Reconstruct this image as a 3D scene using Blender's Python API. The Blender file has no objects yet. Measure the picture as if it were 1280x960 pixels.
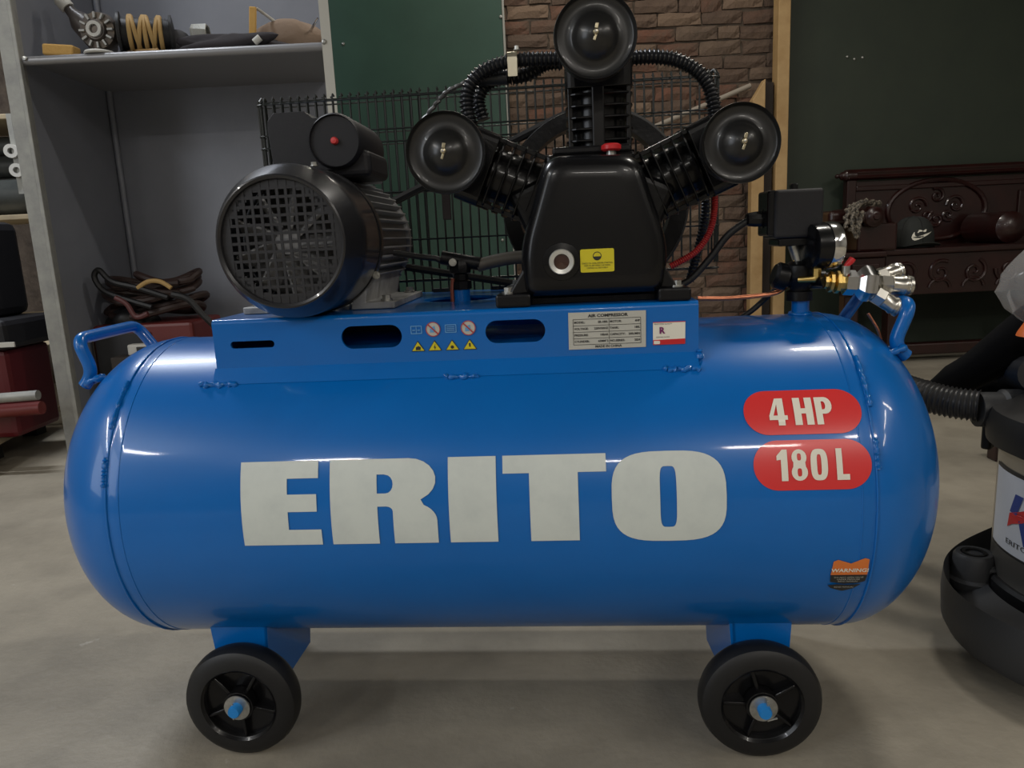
import bpy, bmesh, math, random
from mathutils import Vector, Matrix
random.seed(7)
PI = math.pi
S = bpy.context.scene
COL = S.collection

# ------------------------------------------------------------------ camera
F_PX, PITCH, ROLL, CAM_H = 932.6, math.radians(11.04), math.radians(2.766), 0.6745
fw = Vector((0, math.cos(PITCH), -math.sin(PITCH)))
rt = Vector((1, 0, 0)); up = rt.cross(fw)
AX = rt*math.cos(ROLL) - up*math.sin(ROLL)
UX = rt*math.sin(ROLL) + up*math.cos(ROLL)
CAMP = Vector((0, 0, CAM_H))
cd = bpy.data.cameras.new('camera'); cam = bpy.data.objects.new('camera', cd); COL.objects.link(cam)
cd.sensor_fit = 'HORIZONTAL'; cd.sensor_width = 36; cd.lens = 36*F_PX/1280; cd.clip_start = .05; cd.clip_end = 60
Mc = Matrix((AX, UX, -fw)).transposed().to_4x4(); Mc.translation = CAMP
cam.matrix_world = Mc
S.camera = cam

# ------------------------------------------------------------------ world, lights, exposure
w = bpy.data.worlds.new('world'); S.world = w; w.use_nodes = True
w.node_tree.nodes['Background'].inputs[0].default_value = (.62, .66, .72, 1)
w.node_tree.nodes['Background'].inputs[1].default_value = .12
S.view_settings.view_transform = 'Standard'; S.view_settings.look = 'None'
S.view_settings.exposure = 0.9; S.view_settings.gamma = 1; S.view_settings.use_curve_mapping = False
def area(name, loc, sx, sy, power, color=(1, .95, .88), rot=(0, 0, 0)):
    l = bpy.data.lights.new(name, 'AREA'); l.shape = 'RECTANGLE'; l.size = sx; l.size_y = sy
    l.energy = power; l.color = color
    o = bpy.data.objects.new(name, l); COL.objects.link(o); o.location = loc; o.rotation_euler = rot
    return o
# ceiling tubes: one row over the compressor, three fixtures behind the camera, one by the cabinet; plus lamps added as fill
LAMPS = [(-1.80, 2.5, .80, .10, 26, (.90, .94, 1)), (1.30, 1.66, .34, .07, 10, (1, .95, .86)), (.2, 3.3, 1.1, .10, 8, (1, .93, .82)),
         (-2.15, -3.2, .55, .20, 16, (1, .97, .92)), (.0, -4.6, .55, .20, 16, (1, .95, .88)), (1.1, -3.2, .5, .20, 14, (1, .95, .88)), (1.75, -2.5, .40, .20, 12, (1, .93, .84)),
         (-3.0, -.2, .1, 1.2, 16, (1, .97, .92)), (3.1, -1.2, .1, 1.2, 12, (1, .96, .88)), (3.4, -.3, 1.2, .10, 8, (1, .93, .82)), (-3.0, -1.5, .1, 1.2, 18, (.9, .94, 1)), (3.4, -2.8, .1, 1.2, 10, (1, .95, .88))]  # side lamps here are added fill, kept clear of the tank's reflections
CEIL = 2.95
for i, (x, y, sx, sy, p, c) in enumerate(LAMPS):
    area('tube_or_fill_light', (x, y, CEIL-.12), sx, sy, p, c)
area('left_fill_light', (-3.3, -1.2, 1.5), 1.6, 1.6, 12, (.86, .92, 1), (0, math.radians(-90), 0))  # soft fill light added on the left, not a real opening

# ------------------------------------------------------------------ measuring helpers (real distance given, point returned)
def ray(px, py): return fw*F_PX + AX*(px-640) + UX*(480-py)
def PW(px, py, Y):
    v = ray(px, py); return CAMP + v*(Y/v.y)
def PF(px, py, z=0.):
    v = ray(px, py); return CAMP + v*((z-CAMP.z)/v.z)
YAW = math.radians(4.5835); ORG = Vector((-.0321, 1.049, 0))
LX = Vector((math.cos(YAW), -math.sin(YAW), 0)); LY = Vector((math.sin(YAW), math.cos(YAW), 0))
def PL(px, py, y):
    v = ray(px, py); o = CAMP-ORG; t = (y-o.dot(LY))/v.dot(LY); q = o+v*t
    return Vector((q.dot(LX), y, q.z))

# ------------------------------------------------------------------ materials
def mat(name, col, rough=.5, metal=0., coat=0., noise=None, bump=0., bscale=40, spec=.5, trans=0., alpha=1., coatr=.05):
    m = bpy.data.materials.new(name); m.use_nodes = True; nt = m.node_tree; b = nt.nodes['Principled BSDF']
    b.inputs['Base Color'].default_value = (*col, 1); b.inputs['Roughness'].default_value = rough
    b.inputs['Metallic'].default_value = metal; b.inputs['Coat Weight'].default_value = coat; b.inputs['Coat Roughness'].default_value = coatr
    b.inputs['Specular IOR Level'].default_value = spec
    if trans: b.inputs['Transmission Weight'].default_value = trans
    if alpha < 1: b.inputs['Alpha'].default_value = alpha
    tc = nt.nodes.new('ShaderNodeTexCoord')
    if noise:
        col2, sc, lo, hi = noise
        n = nt.nodes.new('ShaderNodeTexNoise'); n.inputs['Scale'].default_value = sc; n.inputs['Detail'].default_value = 6
        n.inputs['Roughness'].default_value = .65
        r = nt.nodes.new('ShaderNodeValToRGB'); r.color_ramp.elements[0].position = lo; r.color_ramp.elements[1].position = hi
        r.color_ramp.elements[0].color = (*col, 1); r.color_ramp.elements[1].color = (*col2, 1)
        nt.links.new(tc.outputs['Object'], n.inputs['Vector']); nt.links.new(n.outputs['Fac'], r.inputs[0]); nt.links.new(r.outputs[0], b.inputs['Base Color'])
    if bump:
        n2 = nt.nodes.new('ShaderNodeTexNoise'); n2.inputs['Scale'].default_value = bscale; n2.inputs['Detail'].default_value = 4
        bp = nt.nodes.new('ShaderNodeBump'); bp.inputs['Strength'].default_value = bump; bp.inputs['Distance'].default_value = .01
        nt.links.new(tc.outputs['Object'], n2.inputs['Vector']); nt.links.new(n2.outputs['Fac'], bp.inputs['Height']); nt.links.new(bp.outputs[0], b.inputs['Normal'])
    return m
BLUE = mat('blue_paint', (.0, .135, .48), .30, coat=.45, spec=.35, noise=((.0, .122, .44), 6, .3, .7), bump=.015, bscale=22, coatr=.06)
BLACK = mat('black_gloss', (.004, .004, .0048), .27, coat=.15, spec=.3)
BLACKM = mat('black_cast', (.004, .004, .005), .38, bump=.06, bscale=160, spec=.3)
DARKP = mat('dark_plastic', (.012, .012, .015), .5, spec=.35, bump=.03, bscale=300)
RUBBER = mat('rubber', (.005, .005, .0055), .5, bump=.03, bscale=90)
COWL = mat('cowl_paint', (.022, .022, .025), .3, metal=.3, coat=.4)
GRILLE = mat('grille_metal', (.028, .028, .031), .42, metal=.3)
FILT = mat('filter_paint', (.012, .012, .012), .34, coat=.15)
ALU = mat('cast_aluminium', (.36, .36, .355), .45, metal=.35, noise=((.22, .22, .22), 30, .4, .7), bump=.05, bscale=120)
FINM = mat('fin_aluminium', (.26, .26, .265), .45, metal=.35)
CHROME = mat('chrome', (.8, .8, .8), .14, metal=1)
NICKEL = mat('nickel', (.62, .60, .55), .27, metal=1)
BRASS = mat('brass', (.62, .43, .14), .28, metal=1)
COPPER = mat('copper', (.72, .27, .15), .3, metal=.9)
ZINC = mat('zinc', (.55, .55, .52), .35, metal=.9, noise=((.3, .3, .28), 60, .4, .7))
WHITE = mat('white_vinyl', (.62, .66, .62), .42, noise=((.56, .60, .57), 30, .4, .7))
REDV = mat('red_vinyl', (.72, .035, .035), .3, coat=.3)
CREAM = mat('cream_print', (.82, .78, .66), .45)
PLATE = mat('plate_print', (.50, .49, .43), .45)
INK = mat('ink', (.02, .02, .02), .5)
YELLOW = mat('yellow_label', (.66, .56, .02), .4)
DRED = mat('sign_red', (.42, .05, .05), .5)
ORANGE = mat('orange_label', (.75, .20, .04), .45)
REDP = mat('red_plastic', (.60, .02, .025), .35)
REDH = mat('red_hose', (.42, .03, .03), .35)
NAVY = mat('navy_ink', (.02, .05, .25), .45)
LBLUE = mat('light_blue_print', (.12, .33, .60), .5)
GLASSD = mat('sight_glass', (.05, .018, .012), .08, coat=1)
WIRE = mat('black_wire', (.014, .017, .016), .4)
WOODL = mat('pale_wood', (.50, .33, .15), .6, noise=((.38, .23, .09), 9, .35, .7), bump=.05, bscale=30)
WOODP = mat('plywood', (.42, .34, .22), .7, noise=((.32, .26, .17), 7, .35, .7))
MAHOG = mat('mahogany', (.024, .0045, .0035), .32, coat=.25, noise=((.012, .003, .0025), 8, .35, .7))
GALV = mat('galvanised', (.36, .36, .33), .5, metal=.35, noise=((.26, .26, .25), 18, .35, .7))
CABM = mat('cabinet_grey', (.23, .24, .275), .45, metal=.1, noise=((.19, .20, .23), 3, .3, .7))
GREENB = mat('green_board', (.033, .085, .062), .45, noise=((.026, .068, .050), 4, .3, .7))
GREEND = mat('dark_green_board', (.026, .036, .022), .6, noise=((.019, .028, .018), 5, .3, .7))
EDGE = mat('board_edge', (.35, .35, .32), .5)
FABRIC = mat('cap_fabric', (.018, .020, .018), .85, bump=.1, bscale=500)
HOSEK = mat('hose_black', (.012, .013, .016), .3)
HOSEG = mat('vacuum_hose', (.035, .035, .036), .4)
GREYP = mat('grey_plastic', (.036, .037, .039), .55, bump=.04, bscale=200)
STEEL = mat('brushed_steel', (.42, .40, .36), .3, metal=.85)
CLOTHB = mat('brown_cloth', (.24, .17, .12), .9, bump=.2, bscale=60)
TAPE = mat('tan_tape', (.42, .27, .10), .7)
FOAM = mat('foam', (.60, .36, .11), .9, bump=.2, bscale=120)
CABLEB = mat('brown_cable', (.028, .014, .011), .55)
CABLEK = mat('black_cable', (.006, .006, .007), .5)
REDW = mat('dull_red', (.13, .018, .016), .45)
LINEN = mat('rope_beads', (.20, .17, .13), .7, noise=((.03, .025, .02), 90, .45, .55))
OXID = mat('dirty_steel', (.09, .08, .075), .5, metal=.5, noise=((.16, .12, .08), 25, .4, .7))
PAPER = mat('offwhite', (.55, .54, .50), .6)
BAGP = mat('clear_plastic', (.75, .74, .72), .18, trans=.0, alpha=.22)
ROLLK = mat('dark_roll', (.03, .034, .034), .3, noise=((.07, .075, .07), 5, .4, .7))
CANM = mat('white_wall', (.50, .49, .46), .8)

# ------------------------------------------------------------------ mesh helpers
class MB:
    def __init__(s): s.v = []; s.f = []
    def add(s, vs, fs):
        k = len(s.v); s.v += [Vector(v) for v in vs]; s.f += [[i+k for i in f] for f in fs]; return s
    def box(s, c, d, rot=None):
        c = Vector(c); h = Vector(d)/2; vs = []
        for x in (-1, 1):
            for y in (-1, 1):
                for z in (-1, 1):
                    q = Vector((x*h.x, y*h.y, z*h.z)); vs.append(c+(rot@q if rot else q))
        return s.add(vs, [[0, 1, 3, 2], [4, 6, 7, 5], [0, 4, 5, 1], [2, 3, 7, 6], [0, 2, 6, 4], [1, 5, 7, 3]])
    def lathe(s, prof, o=(0, 0, 0), axis=(0, 0, 1), n=32, sy=1., phase=0.):
        o = Vector(o); a = Vector(axis).normalized()
        t = Vector((0, 0, 1)) if abs(a.z) < .9 else Vector((1, 0, 0))
        u = t.cross(a).normalized(); v = a.cross(u)
        vs = []; fs = []
        for (r, h) in prof:
            r = max(r, 1e-5)
            for i in range(n):
                an = 2*PI*i/n+phase; vs.append(o+a*h+u*(r*math.cos(an))+v*(r*sy*math.sin(an)))
        for j in range(len(prof)-1):
            for i in range(n):
                i2 = (i+1) % n; fs.append([j*n+i, j*n+i2, (j+1)*n+i2, (j+1)*n+i])
        if prof[0][0] > 1e-4: fs.append(list(range(n))[::-1])
        if prof[-1][0] > 1e-4: fs.append([(len(prof)-1)*n+i for i in range(n)])
        return s.add(vs, fs)
    def ring(s, prof, o, axis, n=32):      # closed profile (annulus)
        k = len(s.v); m = len(prof); s.lathe(list(prof)+[prof[0]], o, axis, n)
        # drop caps
        s.f = [f for f in s.f if not (len(f) == n and n > 4 and min(f) >= k)]
        return s
    def cyl(s, p0, p1, r, n=20, r1=None):
        p0 = Vector(p0); p1 = Vector(p1); L = (p1-p0).length
        return s.lathe([(r, 0), (r if r1 is None else r1, L)], p0, p1-p0, n)
    def hexa(s, p0, p1, r): return s.cyl(p0, p1, r, 6)
    def tube(s, pts, r, n=10, closed=False):
        pts = [Vector(p) for p in pts]; m = len(pts); rr = r if isinstance(r, (list, tuple)) else [r]*m
        tans = []
        for i in range(m):
            a = pts[(i-1) % m] if (closed or i > 0) else pts[i]; b = pts[(i+1) % m] if (closed or i < m-1) else pts[i]
            tans.append((b-a).normalized())
        t = Vector((0, 0, 1)) if abs(tans[0].z) < .9 else Vector((1, 0, 0))
        u = tans[0].cross(t).normalized(); vs = []; fs = []
        for i in range(m):
            u = (u-tans[i]*u.dot(tans[i])).normalized(); v = tans[i].cross(u)
            for k in range(n):
                an = 2*PI*k/n; vs.append(pts[i]+(u*math.cos(an)+v*math.sin(an))*rr[i])
        for i in range(m if closed else m-1):
            j = (i+1) % m
            for k in range(n): fs.append([i*n+k, i*n+(k+1) % n, j*n+(k+1) % n, j*n+k])
        if not closed: fs.append(list(range(n))[::-1]); fs.append([(m-1)*n+k for k in range(n)])
        return s.add(vs, fs)
    def loft(s, rings):                     # equal-length closed rings, capped
        n = len(rings[0]); vs = [p for r in rings for p in r]; fs = []
        for j in range(len(rings)-1):
            for i in range(n): fs.append([j*n+i, j*n+(i+1) % n, (j+1)*n+(i+1) % n, (j+1)*n+i])
        fs.append(list(range(n))[::-1]); fs.append([(len(rings)-1)*n+i for i in range(n)])
        return s.add(vs, fs)
    def plate(s, outs, M, th=0., bis=None, fn=None):
        vs, fs = fill2d(outs, th, bis)
        return s.add([(fn(v) if fn else M@v) for v in vs], fs)
    def build(s, name, m, parent=None, smooth=True, ang=35, bevel=0., seg=2, **kw):
        me = bpy.data.meshes.new(name); me.from_pydata([tuple(v) for v in s.v], [], s.f); me.validate()
        bm = bmesh.new(); bm.from_mesh(me); bmesh.ops.recalc_face_normals(bm, faces=bm.faces); bm.to_mesh(me); bm.free()
        if m: me.materials.append(m)
        if smooth:
            for p in me.polygons: p.use_smooth = True
            me.set_sharp_from_angle(angle=math.radians(ang))
        o = bpy.data.objects.new(name, me); COL.objects.link(o)
        if parent: o.parent = parent
        if bevel:
            b = o.modifiers.new('bevel', 'BEVEL'); b.width = bevel; b.segments = seg; b.limit_method = 'ANGLE'; b.angle_limit = math.radians(40)
        for k, v in kw.items(): o[k] = v
        return o
def fill2d(outs, th=0., bis=None):
    cu = bpy.data.curves.new('t', 'CURVE'); cu.dimensions = '2D'; cu.fill_mode = 'BOTH' if th or True else 'NONE'; cu.extrude = th/2
    for o in outs:
        sp = cu.splines.new('POLY'); sp.points.add(len(o)-1); sp.use_cyclic_u = True
        for i, p in enumerate(o): sp.points[i].co = (p[0], p[1], 0, 1)
    ob = bpy.data.objects.new('t', cu); me = bpy.data.meshes.new_from_object(ob)
    bm = bmesh.new(); bm.from_mesh(me); bmesh.ops.remove_doubles(bm, verts=bm.verts, dist=1e-6)
    if bis:
        for v in bis: bmesh.ops.bisect_plane(bm, geom=bm.verts[:]+bm.edges[:]+bm.faces[:], plane_co=(0, v, 0), plane_no=(0, 1, 0), dist=1e-6)
    bm.verts.index_update()
    vs = [v.co.copy() for v in bm.verts]; fs = [[v.index for v in f.verts] for f in bm.faces]
    bm.free(); bpy.data.objects.remove(ob); bpy.data.curves.remove(cu); bpy.data.meshes.remove(me)
    return vs, fs
def text2d(body, size, bold=0., sx=1., align='CENTER'):
    cu = bpy.data.curves.new('t', 'FONT'); cu.body = body; cu.size = size; cu.align_x = align; cu.align_y = 'CENTER'; cu.offset = bold; cu.resolution_u = 2
    ob = bpy.data.objects.new('t', cu); me = bpy.data.meshes.new_from_object(ob)
    vs = [Vector((v.co.x*sx, v.co.y, 0)) for v in me.vertices]; fs = [list(p.vertices) for p in me.polygons]
    bpy.data.objects.remove(ob); bpy.data.curves.remove(cu); bpy.data.meshes.remove(me)
    return vs, fs
def empty(name, loc, label, cat, group=None, rz=0.):
    o = bpy.data.objects.new(name, None); COL.objects.link(o); o.location = loc; o.rotation_euler.z = rz
    o.empty_display_size = .05; o['label'] = label; o['category'] = cat
    if group: o['group'] = group
    return o
def tag(o, label, cat, group=None):
    o['label'] = label; o['category'] = cat
    if group: o['group'] = group
    return o
def struct(o): o['kind'] = 'structure'; return o
def rrect(x0, y0, x1, y1, r, n=6):
    pts = []
    for cx, cy, a0 in ((x1-r, y1-r, 0), (x0+r, y1-r, 90), (x0+r, y0+r, 180), (x1-r, y0+r, 270)):
        for i in range(n+1):
            a = math.radians(a0+90*i/n); pts.append((cx+r*math.cos(a), cy+r*math.sin(a)))
    return pts
def circ(cx, cy, r, n=32, ry=None): return [(cx+r*math.cos(2*PI*i/n), cy+(ry or r)*math.sin(2*PI*i/n)) for i in range(n)]
def spline(pts, n=8, closed=False):
    P = [Vector(p) for p in pts]; m = len(P); out = []
    for i in range(m if closed else m-1):
        p0 = P[(i-1) % m] if closed or i > 0 else P[0]; p1 = P[i]; p2 = P[(i+1) % m]; p3 = P[(i+2) % m] if closed or i < m-2 else P[-1]
        for k in range(n):
            t = k/n; out.append(.5*((2*p1)+(-p0+p2)*t+(2*p0-5*p1+4*p2-p3)*t*t+(-p0+3*p1-3*p2+p3)*t**3))
    if not closed: out.append(P[-1])
    return out
def resample(pts, step):
    out = [pts[0]]; acc = 0
    for a, b in zip(pts, pts[1:]):
        L = (b-a).length; d = step-acc
        while d <= L and L > 0: out.append(a.lerp(b, d/L)); d += step
        acc = (acc+L) % step
    return out
def ribbed(mb, path, r, pitch, depth, n=14):
    q = resample(spline(path, 14), pitch/3); rr = [r-depth*(0, .85, .85)[i % 3] for i in range(len(q))]
    return mb.tube(q, rr, n)
def fxz(y0):                                # 2D (x,z) -> plate whose normal is -y, thickness along y centred on y0
    return Matrix(((1, 0, 0, 0), (0, 0, -1, y0), (0, 1, 0, 0), (0, 0, 0, 1)))
def fxy(z0): return Matrix.Translation((0, 0, z0))
def bolt(mb, c, r=.006, h=.005, ax=(0, 0, 1)):
    c = Vector(c); a = Vector(ax).normalized(); mb.cyl(c, c+a*h*.4, r*1.35, 16); mb.hexa(c+a*h*.4, c+a*h*1.3, r); return mb

# ================================================================== STRUCTURE
YB = 4.12
def concrete():
    m = bpy.data.materials.new('concrete'); m.use_nodes = True; nt = m.node_tree; b = nt.nodes['Principled BSDF']; N = nt.nodes.new; Lk = nt.links.new
    tc = N('ShaderNodeTexCoord')
    def noise(sc, det=8, ro=.6):
        n = N('ShaderNodeTexNoise'); n.inputs['Scale'].default_value = sc; n.inputs['Detail'].default_value = det; n.inputs['Roughness'].default_value = ro
        Lk(tc.outputs['Object'], n.inputs['Vector']); return n
    a = noise(1.3); c = noise(7); e = noise(60, 3)
    r1 = N('ShaderNodeValToRGB'); r1.color_ramp.elements[0].position = .3; r1.color_ramp.elements[1].position = .72
    r1.color_ramp.elements[0].color = (.22, .195, .15, 1); r1.color_ramp.elements[1].color = (.37, .33, .26, 1); Lk(a.outputs['Fac'], r1.inputs[0])
    r2 = N('ShaderNodeValToRGB'); r2.color_ramp.elements[0].position = .32; r2.color_ramp.elements[1].position = .6
    r2.color_ramp.elements[0].color = (.72, .72, .72, 1); r2.color_ramp.elements[1].color = (1, 1, 1, 1); Lk(c.outputs['Fac'], r2.inputs[0])
    r3 = N('ShaderNodeValToRGB'); r3.color_ramp.elements[0].position = .70; r3.color_ramp.elements[1].position = .76
    r3.color_ramp.elements[0].color = (0, 0, 0, 1); r3.color_ramp.elements[1].color = (.3, .3, .3, 1); Lk(noise(16, 4).outputs['Fac'], r3.inputs[0])
    mx = N('ShaderNodeMixRGB'); mx.blend_type = 'MULTIPLY'; mx.inputs[0].default_value = .8; Lk(r1.outputs[0], mx.inputs[1]); Lk(r2.outputs[0], mx.inputs[2])
    m2 = N('ShaderNodeMixRGB'); m2.blend_type = 'ADD'; m2.inputs[0].default_value = .5; Lk(mx.outputs[0], m2.inputs[1]); Lk(r3.outputs[0], m2.inputs[2])
    Lk(m2.outputs[0], b.inputs['Base Color']); b.inputs['Roughness'].default_value = .52
    bp = N('ShaderNodeBump'); bp.inputs['Strength'].default_value = .12; bp.inputs['Distance'].default_value = .01; Lk(e.outputs['Fac'], bp.inputs['Height']); Lk(bp.outputs[0], b.inputs['Normal'])
    return m
CONC = concrete()
X0, X1, Y0 = -3.6, 4.6, -5.0
struct(MB().box(((X0+X1)/2, (Y0+YB+.3)/2, -.05), (X1-X0+.4, YB+.3-Y0, .1)).build('floor', CONC, smooth=False))
struct(MB().box(((X0+X1)/2, (Y0+YB)/2, CEIL+.05), (X1-X0+.4, YB-Y0+.6, .1)).build('ceiling', mat('ceiling_paint', (.20, .20, .19), .9), smooth=False))
WALLM = mat('rough_wall', (.26, .25, .23), .9, noise=((.20, .19, .17), 3, .3, .7))
struct(MB().box((X0-.1, (Y0+YB)/2, CEIL/2), (.2, YB-Y0+.3, CEIL)).build('wall_left', WALLM, smooth=False))
struct(MB().box((X1+.1, (Y0+YB)/2, CEIL/2), (.2, YB-Y0+.3, CEIL)).build('wall_right', WALLM, smooth=False))
struct(MB().box(((X0+X1)/2, Y0-.1, CEIL/2), (X1-X0, .2, CEIL)).build('wall_front', WALLM, smooth=False))
MORTAR = mat('mortar', (.06, .045, .035), .95, noise=((.13, .10, .075), 14, .3, .7), bump=.5, bscale=30)
wallb = struct(MB().box(((X0+X1)/2, YB+.1, CEIL/2), (X1-X0, .2, CEIL)).build('wall_back', MORTAR, smooth=False))
# individual bricks of the bare patch of wall
def brick_mat(name, c1, c2, c3):
    m = mat(name, c1, .9, noise=(c2, 14, .3, .65), bump=.7, bscale=45)
    nt = m.node_tree; b = nt.nodes['Principled BSDF']; oi = nt.nodes.new('ShaderNodeObjectInfo'); mx = nt.nodes.new('ShaderNodeMixRGB')
    src = b.inputs['Base Color'].links[0].from_socket; mx.inputs[2].default_value = (*c3, 1)
    nt.links.new(oi.outputs['Random'], mx.inputs[0]); nt.links.new(src, mx.inputs[1]); nt.links.new(mx.outputs[0], b.inputs['Base Color'])
    return m
BR = [brick_mat('brick_clay', (.20, .075, .045), (.10, .065, .045), (.11, .075, .055)), brick_mat('brick_dusty', (.17, .12, .085), (.085, .06, .045), (.19, .13, .09)),
      brick_mat('brick_dark', (.075, .048, .036), (.15, .10, .07), (.11, .075, .055))]
bmeshes = []
for k in range(6):
    rnd = random.Random(k); m = MB(); nx, nz = 4, 2; L, H = .216, .062; D = .016
    vs = []
    for j in range(nz+1):
        for i in range(nx+1):
            e = .004 if (i in (0, nx) or j in (0, nz)) else 0
            vs.append((-L/2+L*i/nx+rnd.uniform(-.005, .005), -D+e*1.6+rnd.uniform(-.003, .003), -H/2+H*j/nz+rnd.uniform(-.003, .003)))
    k0 = len(vs); border = [i for i in range(nx+1)]+[nx+(nx+1)*j for j in range(1, nz+1)]+[(nx+1)*nz+i for i in range(nx-1, -1, -1)]+[(nx+1)*j for j in range(nz-1, 0, -1)]
    back = {b: k0+q for q, b in enumerate(border)}
    for b in border: vs.append((vs[b][0], .004, vs[b][2]))
    fs = [[j*(nx+1)+i, j*(nx+1)+i+1, (j+1)*(nx+1)+i+1, (j+1)*(nx+1)+i] for j in range(nz) for i in range(nx)]
    for q in range(len(border)):
        a, b2 = border[q], border[(q+1) % len(border)]; fs.append([b2, a, back[a], back[b2]])
    me = bpy.data.meshes.new('brick'); me.from_pydata(vs, [], fs); bmeshes.append(me)
variants = [[None]*6 for _ in BR]
for a in range(3):
    for k in range(6):
        me = bmeshes[k].copy(); me.materials.append(BR[a]); variants[a][k] = me
zb = .04; row = 0
bx0, bx1 = PW(618, 100, YB).x, PW(990, 100, YB).x
while zb < 2.02:
    x = bx0 - (.11 if row % 2 else .0) - random.uniform(0, .05)
    while x < bx1:
        half = random.random() < .18; wbr = .5 if half else random.uniform(.93, 1.02)
        if x+.22*wbr > bx0-.02 and x+.22*wbr < bx1+.1:
            o = bpy.data.objects.new('brick', variants[random.choice((0, 0, 1, 1, 2))][random.randrange(6)]); COL.objects.link(o)
            o.location = (x+.11*wbr, YB+random.uniform(-.004, .004), zb+random.uniform(-.006, .006)); o.scale = (wbr, 1, random.uniform(.94, 1.06))
            o.rotation_euler.y = random.uniform(-.025, .025); o.parent = wallb
        x += .226*wbr
    zb += .0705; row += 1

# ================================================================== BOARDS, POSTS, POLE ON THE BACK WALL
def slab(name, m, x0, x1, y0, y1, z0, z1, parent=None, bevel=.003, **kw):
    return MB().box(((x0+x1)/2, (y0+y1)/2, (z0+z1)/2), (x1-x0, y1-y0, z1-z0)).build(name, m, parent, smooth=False, bevel=bevel, **kw)
xl = PW(330, 60, 4.05).x; xr = PW(631, 30, 4.05).x
gb = empty('green_board', ((xl+xr)/2, 4.07, 0), 'green painted board on the back wall, left of the bare bricks', 'board')
def into(o, p): o.parent = p; o.matrix_parent_inverse = p.matrix_world.inverted() if False else Matrix.Translation(-Vector(p.location)); return o
into(slab('panel', GREENB, xl, xr-.012, 4.035, 4.072, 0.01, 2.6), gb)
into(slab('edge_strip', EDGE, xr-.012, xr, 4.03, 4.072, 0.01, 2.6), gb)
for px, py in ((626, 21), (429, 55), (628, 300)):
    q = PW(px, py, 4.034); into(MB().lathe([(.0, -.006), (.006, -.005), (.009, 0)], q, (0, 1, 0), 12).build('screw', ZINC), gb)
xa = PW(986, 30, 4.05).x
gd = empty('dark_green_board', (xa+1.2, 4.07, 0), 'large dark green board covering the wall behind the carved bench', 'board')
into(slab('panel', GREEND, xa, 4.55, 4.045, 4.078, 0.01, 2.7), gd)
for px, py in ((1059, 71), (1068, 74), (1078, 72)):
    q = PW(px, py, 4.044); into(MB().lathe([(0, -.005), (.005, -.004), (.007, 0)], q, (0, 1, 0), 8).build('nail', ZINC), gd)
p1 = PW(972, 30, 3.98).x; p2 = PW(987, 30, 3.98).x
tag(slab('wood_post', WOODL, p1, p2, 3.965, 4.045, 0, 2.7), 'tall pale wooden post at the edge of the dark green board', 'post')
q = PW(956, 98, 3.95); x5 = PW(940, 200, 3.95).x
t = MB(); zt = q.z
t.plate([[(x5, 0), (q.x+.005, 0), (q.x+.005, zt), (x5, zt-.10)]], fxz(3.98), .06)
tag(t.build('wood_post', WOODL, smooth=False, bevel=.003), 'shorter orange-brown wooden post with a slanted top, beside the tall pale post', 'post')
tag(slab('gap_strip', mat('gap_dark', (.02, .013, .01), .7), q.x+.012, p1-.006, 4.0, 4.06, 0, zt-.01), 'dark strip standing in for the shaded gap between the two pale wooden posts', 'post')  # near-black strip, coloured as the dark gap between the posts
a = PW(938, 107, 4.06); b = PW(745, 190, 4.06)
tag(MB().cyl(a, b, .013, 12).build('wood_pole', mat('grey_wood', (.32, .28, .23), .7)), 'thin pale pole fixed slanting across the bare brick wall', 'pole')

# ================================================================== METAL CABINET (left)
YC = 2.5; YK = 3.05
zs = (PW(30, 71, YC).z+PW(400, 50, YC).z)/2
cxl = PW(40, 200, YC).x; cxr = PW(403, 60, YC).x
cab = empty('storage_cabinet', ((cxl+cxr)/2, 2.78, 0), 'tall open grey metal cabinet with one cluttered upper shelf', 'cabinet')
C = lambda o: into(o, cab)
C(slab('side_panel', CABM, cxl-.006, cxl, YC+.01, YK, .05, 2.6, bevel=0))
cxk = PW(407, 100, YK).x
C(slab('back_panel', CABM, cxl, cxk, YK, YK+.008, .05, 2.6, bevel=0))
C(slab('base_panel', CABM, cxl, cxk, YC+.02, YK, .05, .075, bevel=0))
sh = MB(); sh.plate([[(cxl+.001, YC+.01), (cxr-.001, YC+.01), (cxk, YK-.001), (cxl+.001, YK-.001)]], fxy(zs-.004), .006)
sh.tube([(cxl, YC+.012, zs-.014), (cxr, YC+.012, zs-.014)], .014, 12)
C(sh.build('shelf', mat('shelf_grey', (.27, .27, .28), .4, metal=.4), label='grey shelf with rounded front lip'))
def angle_post(x, y, s, wf, m=GALV):
    t = MB(); t.box((x-s*wf/2, y, 1.3), (wf, .003, 2.6)); t.box((x-.0015*s, y+.018*(s > 0)+.004, 1.3), (.003, .036 if s > 0 else .008, 2.6))
    return t.build('corner_post', m, smooth=False)
C(angle_post(cxl+.006, YC, 1, .048)); C(slab('post_flange', GALV, cxl+.0065, cxl+.02, YC-.012, YC+.004, 0, 2.6, bevel=.002))
C(angle_post(cxr+.0, YC, -1, .030, mat('pale_post', (.50, .49, .44), .5, metal=.2)))
bc = MB(); bc.cyl((cxl+.012, YK-.012, .08), (cxl+.012, YK-.012, 2.6), .011, 12); C(bc.build('corner_rod', CABM))
for px, py in ((405, 52), (31, 73)):
    qq = PW(px, py, YC-.004); C(MB().lathe([(0, -.005), (.006, -.004), (.008, 0)], qq, (0, 1, 0), 10).build('rivet', ZINC))

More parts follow.
